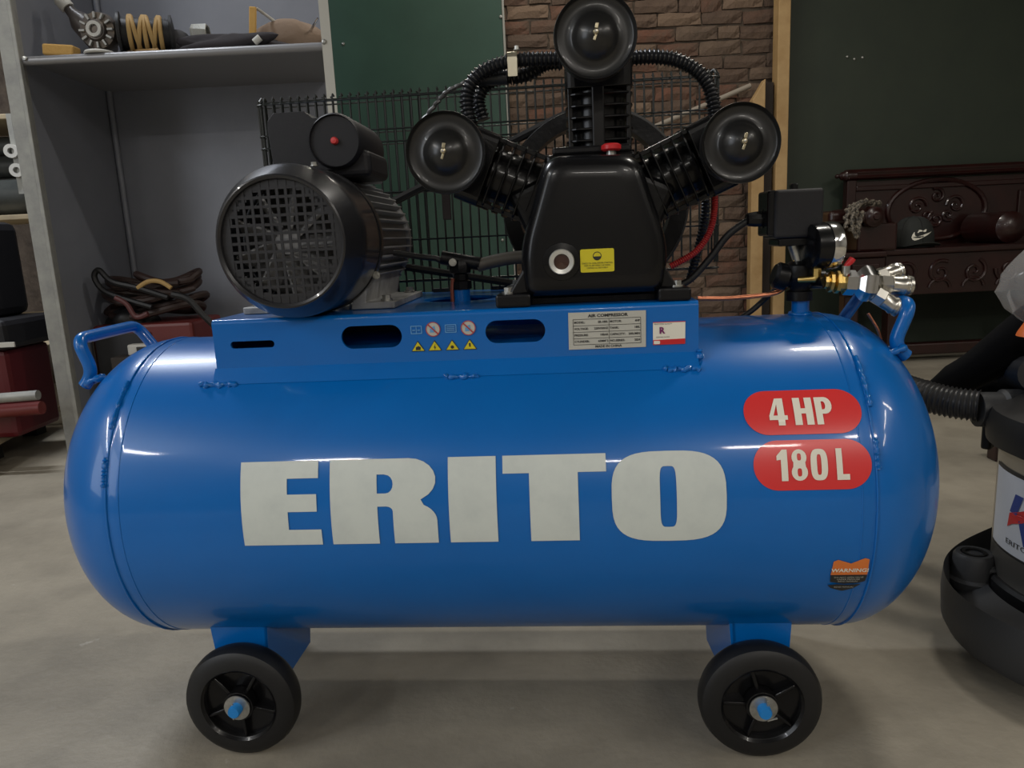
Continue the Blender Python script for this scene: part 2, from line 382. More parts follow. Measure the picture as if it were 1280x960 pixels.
# things on the shelf, seen above its front lip
def onshelf(px, y=2.62, dz=0.): 
    qq = PW(px, 50, y); return Vector((qq.x, y, zs+dz))
def sz(px): return px*2.7/F_PX
g = 'clutter on the cabinet shelf'
pp = onshelf(75, 2.56)
tag(MB().box((pp.x, pp.y, zs+.022), (sz(34), .05, .034), Matrix.Rotation(.1, 3, 'Y')).build('sponge', FOAM, bevel=.006), 'small orange-yellow foam sponge at the left end of the cabinet shelf', 'sponge')
pp = onshelf(112, 2.68)
bt = MB(); ax = Vector((-.62, 0, .78)).normalized(); bo = Vector((pp.x+.06, pp.y, zs+.04)); bt.lathe([(.018, -.01), (.035, 0), (.038, .06), (.036, .13), (.02, .16), (.016, .185), (0, .187)], bo, ax, 20)
bot = bt.build('bottle', mat('dark_bottle', (.05, .04, .035), .4)); tag(bot, 'dark slanted bottle with a pale cap, leaning at the left of the shelf', 'bottle')
MB().lathe([(.021, .185), (.023, .19), (.023, .22), (.02, .225), (0, .226)], bo, ax, 16).build('cap', PAPER, bot)
pp = onshelf(127, 2.60)
ro = MB(); cc = Vector((pp.x, pp.y, zs+.085)); ro.lathe([(.02, -.03), (.055, -.025), (.06, 0), (.055, .02), (.035, .024), (.03, .035), (0, .036)], cc, (0, -1, 0), 28)
rot = ro.build('motor_rotor', OXID); tag(rot, 'round dirty steel rotor with a pale hub standing on the shelf', 'rotor')
MB().ring([(.014, .036), (.024, .036), (.024, .044), (.014, .044)], cc, (0, -1, 0), 20).build('hub_ring', PAPER, rot)
for k in range(12):
    an = 2*PI*k/12; v = Vector((math.cos(an), 0, math.sin(an)))
    MB().box(cc+v*.045+Vector((0, -.025, 0)), (.006, .012, .018), Matrix.Rotation(-an+PI/2, 3, 'Y')).build('rotor_tooth', GALV, rot)
pp = onshelf(150, 2.66)
tag(MB().tube(spline([(pp.x-.10, pp.y, zs+.012), (pp.x-.02, pp.y-.02, zs+.09), (pp.x+.03, pp.y, zs+.10), (pp.x+.07, pp.y, zs+.03), (pp.x+.12, pp.y-.03, zs+.012)], 8), .011, 10).build('rubber_strap', CABLEB), 'brown rubber strap curled behind the round rotor', 'strap')
pp = onshelf(186, 2.60)
dr = MB(); cc = Vector((pp.x-.005, pp.y, zs+.069)); ax = Vector((.85, .3, .0)); dr.lathe([(.035, -.085), (.066, -.08), (.066, -.072), (.05, -.07), (.05, .07), (.062, .072), (.062, .08), (.03, .085)], cc, ax, 28)
spo = dr.build('cable_reel', CABLEK); tag(spo, 'black reel wound with tan straps in the middle of the left shelf half', 'reel')
axn = ax.normalized(); u_ = axn.cross(Vector((0, 0, 1))).normalized(); v_ = axn.cross(u_)
for k in range(7):
    off = -.045+k*.015; tilt = .012*math.sin(k*2.1)
    MB().tube([cc+axn*(off+tilt*math.sin(2*PI*i/28))+(u_*math.cos(2*PI*i/28)+v_*math.sin(2*PI*i/28))*.054 for i in range(28)], .007, 6, True).build('strap_turn', TAPE, spo)
pp = onshelf(222, 2.66)
tag(MB().lathe([(.02, -.04), (.045, -.038), (.045, .03), (.03, .04), (0, .041)], (pp.x, pp.y, zs+.046), (.4, -1, 0), 22).build('pipe_end', mat('pipe_grey', (.07, .07, .08), .6)), 'dark grey pipe stub right of the tan-strapped reel', 'pipe')
pp = onshelf(170, 2.545)
tag(MB().tube([(pp.x-.05, pp.y+.04, zs+.02), (pp.x+.07, pp.y-.01, zs+.006)], .005, 8).build('wooden_stick', WOODL), 'thin pale stick lying in front of the tan-strapped reel', 'stick')
pp = onshelf(122, 2.535)
tag(MB().lathe([(0, 0), (.042, 0), (.045, .004), (.042, .009), (0, .010)], (pp.x, pp.y, zs), (0, 0, 1), 24).build('shallow_tin', PAPER), 'flat pale tin at the shelf edge beside the sponge', 'tin')
def blob(name, m, c, s, seed, n=14, amp=.25, flat=True):
    rnd = random.Random(seed); ph = [rnd.uniform(0, 6) for _ in range(6)]; vs = []; fs = []
    for j in range(n+1):
        th = PI*j/n
        for i in range(2*n):
            fi = 2*PI*i/(2*n); k = 1+amp*(math.sin(3*fi+ph[0])*math.sin(2*th+ph[1])+.6*math.sin(5*fi+ph[2]+3*th)+.5*math.cos(4*th+ph[3]+2*fi))*math.sin(th)
            z = math.cos(th)*k
            if flat: z = max(z, -.55)
            vs.append(Vector((c[0]+s[0]*math.sin(th)*math.cos(fi)*k, c[1]+s[1]*math.sin(th)*math.sin(fi)*k, c[2]+s[2]*z)))
    for j in range(n):
        for i in range(2*n): fs.append([j*2*n+i, j*2*n+(i+1) % (2*n), (j+1)*2*n+(i+1) % (2*n), (j+1)*2*n+i])
    o = MB().add(vs, fs).build(name, m, ang=60); return o
pp = onshelf(288, 2.585)
tag(blob('dark_cloth', mat('dark_rag', (.03, .026, .03), .9), (pp.x+.01, pp.y, zs+.02), (.17, .04, .036), 3), 'low heap of dark rags along the right half of the shelf edge', 'rag')
pp = onshelf(254, 2.66); sp_ = [(pp.x-.03+.05*i/70, pp.y+.028*math.cos(i*.9), zs+.078+.030*math.sin(i*.9)) for i in range(70)]
tag(MB().tube(sp_, .004, 6).build('metal_spring', GALV), 'coiled metal spring standing above the dark rags', 'spring')
pp = onshelf(272, 2.68)
tag(MB().lathe([(.02, -.04), (.035, -.035), (.035, .035), (0, .04)], (pp.x+.01, pp.y, zs+.036), (1, 0, 0), 20).build('black_canister', DARKP), 'small black canister just right of the spring', 'canister')
pp = onshelf(360, 2.66)
cl = blob('cloth_bundle', CLOTHB, (pp.x-.005, pp.y+.02, zs+.046), (.122, .07, .072), 12, amp=.07); tag(cl, 'brown cloth bundle at the right end of the shelf', 'cloth')
pp = onshelf(314, 2.60)
tag(MB().box((pp.x+.012, pp.y-.01, zs+.071), (.022, .012, .13), Matrix.Rotation(.12, 3, 'Y')).build('wooden_peg', FOAM, bevel=.003), 'upright orange wooden peg left of the brown cloth bundle', 'peg')
a = PW(320, 19, 2.55); b = PW(335, 26, 2.55)
tag(MB().cyl((a.x-.012, 2.605, zs+.135), (b.x+.015, 2.66, zs+.090), .005, 8).build('white_tube', PAPER), 'short white tube lying on top of the brown cloth bundle', 'tube')
pp = onshelf(320, 2.56)
tag(MB().cyl((pp.x, pp.y-.02, zs+.016), (pp.x+.02, pp.y-.02, zs+.03), .011, 12).build('white_plug', PAPER), 'tiny white plug on the dark rags at the shelf edge', 'plug')
pp = onshelf(393, 2.56)
tag(MB().cyl((pp.x-.045, 2.66, zs+.058), (pp.x+.008, 2.60, zs+.095), .006, 8, .003).build('screwdriver_tip', CHROME), 'shiny metal tip poking out by the right cabinet post', 'tool')

# welding machine with cables on the cabinet floor
wq = PW(190, 405, 2.72)
wm = empty('welding_machine', (PW(192, 420, 2.78).x, 2.80, .075), 'dark red welding machine standing in the cabinet under a heap of cables', 'machine')
wx = wm.location.x; wt = PW(215, 402, 2.70).z
into(slab('casing', REDW, wx-.16, wx+.20, 2.66, 2.94, .10, wt, bevel=.012), wm)
into(slab('front_panel', mat('charcoal', (.02, .02, .022), .6), wx-.15, wx+.05, 2.652, 2.659, .12, wt-.03, bevel=.002), wm)
for dx in (-.12, .15):
    for yy in (2.70, 2.90): into(MB().cyl((wx+dx, yy, .076), (wx+dx, yy, .101), .018, 14).build('foot', RUBBER), wm)
a = PW(165, 442, 2.63); b = PW(218, 434, 2.63)
wd = slab('power_strip', PAPER, a.x, b.x, 2.60, 2.640, a.z-.004, a.z+.035, bevel=.006)
tag(wd, 'small off-white box with a dark switch in front of the welding machine', 'box')
slab('switch', INK, a.x+.035, a.x+.07, 2.596, 2.601, a.z+.008, a.z+.026, wd, bevel=0)
tag(slab('wooden_crate', mat('dark_crate', (.035, .028, .024), .8), a.x-.05, b.x+.02, 2.575, 2.648, .0755, a.z-.0045), 'dark crate supporting the small off-white box', 'crate')
rc = random.Random(5)
cb = MB(); cc = Vector((wx+.02, 2.79, wt+.02))
loops = [(0, 0, .17, .10, .02), (.03, .02, .15, .09, .05), (-.03, 0, .14, .11, .075), (.05, -.01, .12, .08, .10), (.0, .01, .16, .10, .12), (.07, -.02, .11, .07, .135)]
tot = []
for (dx, dy, rx, ry, h) in loops:
    ph = rc.uniform(0, 6)
    for i in range(26):
        an = 2*PI*i/26; tot.append(cc+Vector((dx+rx*math.cos(an+ph), dy+ry*math.sin(an+ph), h+.018*math.sin(2*an+ph))))
cb.tube(resample(spline(tot, 2), .012), .013, 8)
cc2 = cb.build('welding_cable', CABLEB); tag(cc2, 'thick brown cable coiled on top of the welding machine', 'cable')
def pwl(l, Y): return [PW(x, y, Y) for x, y in l]
pth = pwl([(210, 372), (172, 360), (140, 352), (124, 338), (118, 346), (128, 362), (150, 372), (190, 384)], 2.665)
tag(MB().tube(spline(pth, 8), .0105, 8).build('black_loop', CABLEK), 'black cable loop sticking out to the left of the cable heap', 'cable')
pth = pwl([(214, 360), (200, 352), (185, 352), (172, 360)], 2.66); tag(MB().tube(spline(pth, 8), .008, 8).build('tan_strap', TAPE), 'short tan strap among the cables on the welding machine', 'strap')
pth = pwl([(215, 368), (235, 374), (252, 392), (272, 412), (285, 430)], 2.65); tag(MB().tube(spline(pth, 8), .012, 8).build('black_lead', CABLEK), 'black lead running down right from the cable heap', 'cable')
pth = pwl([(144, 372), (158, 380), (170, 396), (185, 392)], 2.645); tag(MB().tube(spline(pth, 8), .009, 8).build('reddish_lead', mat('red_lead', (.10, .03, .03), .5)), 'dull reddish lead draped over the front of the cable heap', 'cable')
qb = PW(128, 402, 2.68)
bg = blob('black_bag', CABLEK, (max(qb.x+.03, cxl+.12), 2.74, qb.z-.015), (.085, .06, .06), 9, amp=.15); tag(bg, 'slack black pouch at the left side of the welding machine', 'bag')
tag(slab('tool_box', mat('rusty_box', (.06, .04, .03), .7), cxl+.015, wx-.165, 2.66, 2.90, .0755, qb.z-.055), 'low rusty toolbox under the slack black pouch', 'toolbox')

# ================================================================== RACK LEFT OF THE CABINET
rx1 = PW(78, 400, 3.0).x
rk = empty('plank_rack', (rx1-.5, 3.2, 0), 'open rack with pale planks at the far left behind the cabinet post', 'rack')
R_ = lambda o: into(o, rk)
z1 = PW(50, 396, 3.1).z; z2 = PW(70, 436, 2.75).z
R_(slab('plank', WOODP, rx1-.9, rx1-.02, 3.05, 3.45, z1-.02, z1))
R_(slab('plank', WOODP, rx1-.9, rx1-.02, 2.72, 3.2, z2-.03, z2))
R_(slab('plank', WOODP, rx1-.9, rx1-.02, 3.05, 3.45, 1.22, 1.24)); R_(slab('plank', WOODP, rx1-.9, rx1-.02, 3.05, 3.45, .84, .86))
for yy in (3.07, 3.43):
    for xx in (rx1-.04, rx1-.86): R_(slab('upright', mat('rack_steel', (.04, .04, .045), .5), xx, xx+.03, yy-.015, yy+.015, 0, 2.0))
gpts = [PF(0, 548, .09), PF(79, 506, .09)]
dirv = (gpts[1]-gpts[0]).normalized(); A0 = gpts[0]-dirv*.5; B0 = gpts[1]
t = MB(); perp = Vector((-dirv.y, dirv.x, 0)); pl = [(A0.x, A0.y), (B0.x, B0.y), (B0.x+perp.x*.7, B0.y+perp.y*.7), (A0.x+perp.x*.7, A0.y+perp.y*.7)]
t.plate([pl], fxy(.08), .02)
pal = t.build('plywood_sheet', WOODP, smooth=False); tag(pal, 'pale plywood platform low on the floor at the far left', 'platform')
for k in (.12, .55, .9):
    for s_ in (.08, .6):
        c0 = A0.lerp(B0, k)+perp*s_; MB().box((c0.x, c0.y, .035), (.06, .06, .07)).build('block', mat('dark_block', (.02, .018, .015), .8), pal, smooth=False)
# dark rolls
for i, (py, rr, lab) in enumerate(((300, .075, 'thick dark grey roll lying lowest on the rack at the far left'), (262, .045, 'thin dark green roll lying above the thick roll'), (235, .04, 'uppermost thin dark roll lying below the two small white rings'))):
    c0 = PW(40, py, 3.2)
    zc = [0.86+rr, 0.86+.15+.046, 0.86+.15+.09+.042][i]
    tag(MB().cyl((rx1-.8, 3.16+.03*i, zc), (rx1-.05, 3.16+.03*i, zc), rr, 24).build('roll', ROLLK), lab, 'roll', 'dark rolls on the rack')
for i, (px, py) in enumerate(((15, 189), (22, 213))):
    c0 = PW(px, py, 3.03)
    hz_ = MB().ring([(.012, -.012), (.026, -.012), (.026, .012), (.012, .012)], c0, (.2, -1, 0), 22).build('tape_ring', PAPER)
    tag(hz_, ('upper', 'lower')[i]+' of two small white rings hanging on the rack beside the post', 'ring', 'small white rings')
c0 = PW(18, 186, 3.035)
R_(MB().box((c0.x, 3.034, c0.z-.02), (.02, .004, .30)).build('hook_strip', GALV))
# red machine at the left edge
a = PW(-50, 440, 2.45); b = PW(16, 500, 2.45)
rm = empty('red_machine', ((a.x+b.x)/2, 2.55, .09), 'red machine with a black top at the left edge, on the plywood platform', 'machine')
into(slab('body', mat('machine_red', (.09, .005, .008), .45), a.x-.1, b.x, 2.45, 2.70, .092, a.z, bevel=.02), rm)
into(slab('top_cover', DARKP, a.x-.1, b.x+.03, 2.42, 2.72, a.z, a.z+.10, bevel=.02), rm)
into(slab('upper_housing', DARKP, a.x-.1, b.x-.04, 2.5, 2.7, a.z+.10, a.z+.42, bevel=.03), rm)
c0 = PW(12, 431, 2.41); into(slab('name_plate', PAPER, c0.x-.05, c0.x+.012, 2.414, 2.4195, c0.z-.008, c0.z+.008, bevel=0), rm)
a2 = PW(-20, 503, 2.32); b2 = PW(38, 497, 2.32)
into(MB().tube([(a2.x-.1, 2.36, a2.z), (b2.x, 2.36, b2.z)], .016, 12).build('skid_bar', GALV), rm)
into(MB().tube([(a2.x-.1, 2.40, a2.z-.05), (b2.x-.02, 2.40, b2.z-.05)], .022, 12).build('skid_bar', REDW), rm)

# ================================================================== CARVED BENCH (right)
YF = 3.55; YR = 3.95
def bx(px, py, Y): return PW(px, py, Y)
bl = bx(1058, 215, YR); br_ = bl.x+2.2
zr = bl.z; ztab = bx(1150, 310, YF).z; xtab = bx(1108, 310, YF).x
ben = empty('carved_bench', (bl.x+1.1, 3.75, 0), 'carved dark red-brown hardwood bench against the dark green board', 'bench')
Bn = lambda o: into(o, ben)
t = MB()
prof = [(0, 0), (.05, 0), (.062, .012), (.05, .024), (.056, .04), (.044, .055), (0, .055)]
t.plate([[(-p_[0]+.0, p_[1]) for p_ in prof]], None, br_-bl.x, fn=lambda v: Vector((bl.x+(br_-bl.x)/2+v.z, YR+.03+v.x*1.0, zr-.045+v.y)))
Bn(t.build('top_rail', MAHOG, smooth=False, bevel=.003))
Bn(MB().lathe([(0, -.055), (.008, -.05), (.012, -.04), (.008, -.032), (.02, -.022), (.022, -.01), (.03, 0), (.03, .05)], (bl.x-.005, YR+.0, zr-.02), (1, 0, 0), 20).build('finial', MAHOG))
zb0 = ztab-.02
Bn(slab('back_panel', MAHOG, bl.x+.02, br_, YR, YR+.03, .42, zr-.05, bevel=.002))
Bn(slab('back_stile', MAHOG, bl.x, bl.x+.05, YR-.015, YR+.035, 0, zr-.04, bevel=.006))
Bn(slab('back_stile', MAHOG, br_-.05, br_, YR-.015, YR+.035, 0, zr-.04, bevel=.006))
Bn(slab('panel_rail', MAHOG, bl.x+.05, br_-.05, YR-.012, YR, zr-.10, zr-.075, bevel=.004))
oc = bx(1170, 262, YR); orx = bx(1215, 262, YR).x-oc.x; orz = .15
Bn(MB().tube([(oc.x+orx*1.35*math.cos(2*PI*i/40), YR-.005, oc.z+orz*math.sin(2*PI*i/40)) for i in range(40)], .013, 8, True).build('carved_oval', MAHOG))
def scroll(cx, cz, r, s, y, a0=0, turns=1.6, rad=.009):
    pts = [(cx+s*r*(1-k/26)*math.cos(a0+turns*2*PI*k/26), y, cz+r*(1-k/26)*math.sin(a0+turns*2*PI*k/26)) for k in range(25)]
    return MB().tube(pts, [rad*(1-.5*k/25) for k in range(25)], 7)
for dx, dz, rr, s_, a0 in ((-.10, .02, .05, 1, 0), (.10, .02, .05, -1, 0), (0, -.05, .045, 1, 2), (0, .07, .04, -1, 1), (-.05, -.03, .03, 1, 4), (.06, -.03, .03, -1, 4)):
    Bn(scroll(oc.x+dx, oc.z+dz, rr, s_, YR-.004, a0).build('carved_scroll', MAHOG))
for dx in (.42, .75):
    Bn(slab('raised_panel', MAHOG, oc.x+dx, oc.x+dx+.26, YR-.012, YR, zr-.42, zr-.13, bevel=.008))
# arm roll in front
a = bx(1036, 276, 3.62); b = bx(1132, 268, 3.55)
ar = MB(); ac = bx(1095, 271, 3.48); rol = .048
ar.lathe([(0, -.012), (.012, -.012), (.016, -.004), (.024, -.003), (.03, .0), (.034, .004), (.045, .008), (rol, .02), (rol, .42), (0, .43)], ac, (-.0, 1, 0), 28)
Bn(ar.build('arm_roll', MAHOG))
al = MB(); ax0 = bx(1036, 272, 3.5); ar2 = bx(1060, 262, 3.5)
al.box(((ax0.x+ac.x)/2, 3.70, ac.z+.006), (ac.x-ax0.x, .42, .062)); Bn(al.build('arm_rest', MAHOG, smooth=False, bevel=.022, seg=4))
c1 = bx(1118, 280, 3.5)
Bn(slab('arm_panel', MAHOG, ac.x-.06, c1.x+.03, 3.52, 3.92, ztab-.005, ac.z-.03, bevel=.012))
# table / seat box
xL = bx(1052, 320, YF).x
Bn(slab('seat_board', MAHOG, xtab-.02, br_, YF-.02, YR, ztab-.028, ztab, bevel=.007))
Bn(slab('seat_board', MAHOG, xL-.01, xtab-.022, YF-.06, YR, ztab-.03, ztab-.004, bevel=.007))
zmid = bx(1150, 368, YF).z
Bn(slab('front_apron', MAHOG, xtab, br_, YF, YF+.03, zmid, ztab-.028, bevel=.004))
Bn(slab('side_drawer', MAHOG, xL, xtab-.02, YF-.04, YF+.0, zmid+.01, ztab-.031, bevel=.006))
Bn(slab('drawer_panel', MAHOG, xL+.03, xtab-.05, YF-.05, YF-.041, zmid+.04, ztab-.06, bevel=.006))
for k, dx in enumerate((.10, .26, .42, .58)):
    Bn(scroll(xtab+dx, (zmid+ztab)/2-.01, .06, 1 if k % 2 else -1, YF-.004, k).build('carved_scroll', MAHOG))
    Bn(MB().tube([(xtab+dx+.05*math.cos(i*PI/10), YF-.004, zmid+.03+.04*math.sin(i*PI/10)) for i in range(11)], .007, 6).build('carved_arch', MAHOG))
zfl = bx(1150, 437, YF).z
for xx in (xL+.02, xtab+.02, xtab+.85, br_-.10):
    Bn(slab('leg', MAHOG, xx, xx+.07, YF-.005, YF+.06, 0, zmid+.012, bevel=.008)); 
Bn(slab('foot_rail', MAHOG, xL, br_, YF-.01, YF+.05, .03, .085, bevel=.008))
for dx, sxx in ((.36, .24),):
    cq = bx(1262, 288, 3.6)
    Bn(MB().lathe([(0, -.01), (.02, -.008), (.05, .0), (.075, .02), (.075, .30), (0, .31)], (cq.x+.02, 3.6, ztab+.075), (0, 1, 0), 24).build('second_arm_roll', MAHOG))
# braided cord over the arm
rp = MB()
for k in range(3):
    pts = []
    for i in range(60):
        tt = i/59; base = [bx(1056+8*k, 285+3*k, 3.42), bx(1060+5*k, 262, 3.46), bx(1072+4*k, 256-2*k, 3.52), bx(1100, 254, 3.58)]
        pts.append(tt)
    sp2 = spline(base, 15)
    rp.tube([p+Vector((.006*math.cos(i*1.1+k*2), .004*math.sin(i*.9), .006*math.sin(i*1.1+k*2))) for i, p in enumerate(sp2)], .0095, 6)
hp = spline([bx(1068, 262, 3.44), bx(1066, 280, 3.42), bx(1071, 296, 3.42), bx(1074, 280, 3.43), bx(1078, 264, 3.46)], 12)
rp.tube([p+Vector((.004*math.cos(i*1.3), 0, .004*math.sin(i*1.3))) for i, p in enumerate(hp)], .009, 6)
tag(rp.build('braided_cord', LINEN), 'braided black and beige cord draped over the bench arm', 'cord')
# baseball cap
cc = bx(1149, 300, 3.60); cc.z = ztab
capo = empty('baseball_cap', (cc.x, 3.66, ztab), 'black baseball cap with a white check mark logo, lying on the bench', 'cap')
rcap = .092
cr = MB(); prf = [(rcap*1.0, 0)]+[(rcap*math.cos(t_*PI/2*.98)**.75, .03+.115*math.sin(t_*PI/2)) for t_ in [i/12 for i in range(13)]]
cr.lathe(prf, (0, 0, .001), (0, 0, 1), 36, sy=1.0); crown = cr.build('crown', FABRIC, capo)
for k in range(6):
    an = PI/6+k*PI/3
    MB().tube([(math.cos(an)*(r_+.0008), math.sin(an)*(r_+.0008), z_+.001) for r_, z_ in prf], .0012, 5).build('seam', CABLEK, capo)
MB().lathe([(0, .006), (.006, .005), (.008, 0)], (0, 0, .145), (0, 0, 1), 12).build('button', FABRIC, capo)
vz = MB(); N = 20; ringp = []
for side in (0, 1):
    for i in range(N+1):
        an = PI*1.08+PI*.84*i/N; r_ = rcap*.97
        ringp.append(Vector((r_*math.cos(an), r_*math.sin(an), .006+side*.004+.0)))
    for i in range(N+1):
        an = PI*1.96-PI*.92*i/N
        q = Vector((rcap*1.02*math.cos(an), -.055+rcap*.95*math.sin(an), 0)); q.z = .006+side*.004+.028*(1-(q.x/rcap)**2)*.6
        ringp.append(q)
n_ = 2*(N+1); fs = []
for side in (0, 1):
    for i in range(N): a_ = side*n_+i; b_ = side*n_+n_-1-i; fs.append([a_, a_+1, b_-1, b_])
for i in range(n_): fs.append([i, (i+1) % n_, n_+(i+1) % n_, n_+i])
vz.add(ringp, fs).build('visor', FABRIC, capo, ang=60)
sw = spline([(-.034, -.020), (-.045, -.004), (-.036, .014), (-.030, .019)], 6)+spline([(-.036, .006), (-.034, -.004), (-.018, -.006), (.050, .013)], 8)+spline([(.010, -.008), (-.012, -.017), (-.026, -.021)], 4) if False else None
swp = [(-.038, .014), (-.047, .000), (-.050, -.012), (-.046, -.022), (-.036, -.027), (-.020, -.023), (.012, -.009), (.056, .012), (.010, .001), (-.012, -.006), (-.026, -.009), (-.034, -.006), (-.037, .002)]
def capfn(v):
    zz = .062+v.y; tq = min(max((zz-.03)/.115, 0), .99); rr = rcap*math.cos(math.asin(tq)*.98)**.75+.0012; an = -PI/2+v.x/rcap
    return Vector((rr*math.cos(an), rr*math.sin(an), zz))
MB().plate([swp], None, 0, [-.02+.004*i for i in range(12)], capfn).build('logo', CREAM, capo, smooth=False)
MB().plate([[(-.026, .008), (-.018, .021), (.022, .023), (.016, .011)]], None, 0, [.012, .016, .02], capfn).build('logo_text', CREAM, capo, smooth=False)

# low stool behind the vacuum cleaner
sq_ = PF(1252, 577); stl = empty('low_stool', (sq_.x+.16, sq_.y-.1, 0), 'low dark red wooden stool, one leg showing under the vacuum hose', 'stool')
for dx in (0, .27):
    for dy in (0, -.24): into(slab('leg', MAHOG, sq_.x-.018+dx, sq_.x+.022+dx, sq_.y+dy, sq_.y+.04+dy, 0, .17, bevel=.004), stl)
into(slab('seat', MAHOG, sq_.x-.02, sq_.x+.33, sq_.y-.25, sq_.y+.05, .17, .195, bevel=.006), stl)

# ================================================================== VACUUM CLEANER (right foreground)
VY = 1.08; VR = .19; vc = Vector((.958, VY, 0))
vac = empty('vacuum_cleaner', vc, 'steel drum vacuum cleaner with black head and grey base at the right edge', 'vacuum cleaner')
zt = PW(1255, 545, 1.19).z; zbt = PW(1247, 700, 1.19).z
MB().lathe([(VR-.004, zbt-.04), (VR, zbt-.03), (VR, zt-.012), (VR+.004, zt-.010), (VR+.004, zt-.004), (VR, zt)], (0, 0, 0), (0, 0, 1), 64).build('steel_drum', STEEL, vac)
MB().lathe([(VR+.001, zbt-.03), (VR+.008, zbt-.03), (VR+.009, zbt+.000), (VR+.005, zbt+.006), (VR+.001, zbt+.006)], (0, 0, 0), (0, 0, 1), 64).build('rubber_band', RUBBER, vac)
# label on the drum
lz0 = PW(1255, 662, 1.17).z; lz1 = PW(1255, 580, 1.17).z
def drum(v, off=.0012):
    an = math.radians(182)+v.x/VR; return Vector(((VR+off)*math.cos(an), (VR+off)*math.sin(an), (lz0+lz1)/2+v.y))
hh = (lz1-lz0)/2
def dsheet(x0, x1, z0, z1, m, name, off, nn=16):
    t = MB(); vs = []; fs = []
    for i in range(nn+1):
        for z_ in (z0, z1): vs.append(drum(Vector((x0+(x1-x0)*i/nn, z_, 0)), off))
    for i in range(nn): fs.append([2*i, 2*i+2, 2*i+3, 2*i+1])
    return t.add(vs, fs).build(name, m, vac)
dsheet(-.085, .14, -hh*1.1, hh*1.1, mat('label_white', (.62, .64, .68), .4), 'label', .001)
dsheet(-.085, .14, hh*1.1, hh*1.1+.006, INK, 'label_border', .0012); dsheet(-.085, .14, -hh*1.1-.004, -hh*1.1, INK, 'label_border', .0012)
Rg = lambda o, f: [(o+(x*.9), y) for x, y in f]
ox = -.002
MB().plate([Rg(ox, [(-.026, .005), (-.014, .036), (.006, .036), (-.004, .012), (-.008, .002)])], None, 0, [-.02+.004*i for i in range(20)], lambda v: drum(v, .0018)).build('label_letter', NAVY, vac, smooth=False)
MB().plate([Rg(ox, [(-.030, -.022), (-.026, .002), (-.004, .010), (.022, .022), (.024, .006), (.008, -.004), (-.018, -.014)])], None, 0, [-.02+.004*i for i in range(20)], lambda v: drum(v, .0020)).build('label_letter', REDP, vac, smooth=False)
MB().plate([Rg(ox, [(-.002, -.004), (.010, .000), (.030, -.040), (.014, -.040)])], None, 0, [-.04+.004*i for i in range(20)], lambda v: drum(v, .0018)).build('label_letter', NAVY, vac, smooth=False)
vs, fs = text2d('ERITO', .012, .0, 1.5)
MB().add([drum(Vector((v.x-.006, v.y-hh+.012, 0)), .0018) for v in vs], fs).build('label_text', INK, vac, smooth=False)
# black head
MB().lathe([(VR+.006, zt+.001), (VR+.020, zt+.004), (VR+.022, zt+.03), (VR+.014, zt+.055), (VR-.02, zt+.070), (VR-.05, zt+.085), (VR-.075, zt+.12), (VR-.10, zt+.135), (0, zt+.14)], (0, 0, 0), (0, 0, 1), 56).build('motor_head', mat('head_black', (.007, .007, .0075), .5), vac)
for k in range(3):
    an = math.radians(250+k*120); v = Vector((math.cos(an), math.sin(an), 0))
    MB().box(v*(VR+.022)+Vector((0, 0, zt)), (.016, .04, .07), Matrix.Rotation(an, 3, 'Z')).build('latch', RUBBER, vac, bevel=.004)
# squarish base with raised caster sockets
def brad(th, k): return VR*(1-k)+k*(.270+.048*math.cos(2*(th-math.radians(210))))
rings_ = []
for k, zz in ((.0, .05), (.35, .03), (.88, .028), (.97, .045), (1.0, .085), (.97, .115), (.80, zbt-.045), (.45, zbt-.025), (.15, zbt-.012), (.08, zbt-.02), (.04, zbt-.03)):
    rings_.append([Vector((brad(2*PI*i/96, k)*math.cos(2*PI*i/96), brad(2*PI*i/96, k)*math.sin(2*PI*i/96), zz)) for i in range(96)])
t = MB().loft(rings_); t.f = t.f[:-2]; t.build('base_ring', GREYP, vac, ang=50)
lq = PW(1218, 690, 1.165); zl = lq.z
for k, an in enumerate([math.atan2(lq.y-VY, lq.x-vc.x), math.radians(75), math.radians(-15), math.radians(252)]):
    rr_ = (Vector((lq.x, lq.y))-Vector((vc.x, VY))).length if k == 0 else .285
    c0 = Vector((rr_*math.cos(an), rr_*math.sin(an), 0))
    ob = MB().lathe([(0, .060), (.030, .060), (.037, .075), (.0375, zl-.045), (.033, zl-.040), (.031, zl-.006), (.027, zl), (.021, zl), (.020, zl-.003), (.0, zl-.003)], c0, (0, 0, 1), 28).build('caster_socket', GREYP, vac)
    MB().ring([(.0135, zl-.003), (.018, zl-.003), (.018, zl+.0005), (.0135, zl+.0005)], c0, (0, 0, 1), 24).build('socket_ring', RUBBER, ob)
    inn = c0*.72; MB().box(((c0+inn)/2).to_tuple()[:2]+((.085+zl-.012)/2,), (.075, .052, zl-.012-.085), Matrix.Rotation(an, 3, 'Z')).build('socket_web', GREYP, vac, bevel=.014, seg=4)
    MB().cyl(c0*.85+Vector((0, 0, .035)), c0*.85+Vector((0, 0, .07)), .008, 10).build('caster_stem', ZINC, vac)
    tv = Vector((-math.sin(an), math.cos(an), 0)); MB().cyl(c0*.85+tv*.012+Vector((0, 0, .020)), c0*.85-tv*.012+Vector((0, 0, .020)), .020, 20).build('caster_wheel', RUBBER, vac)
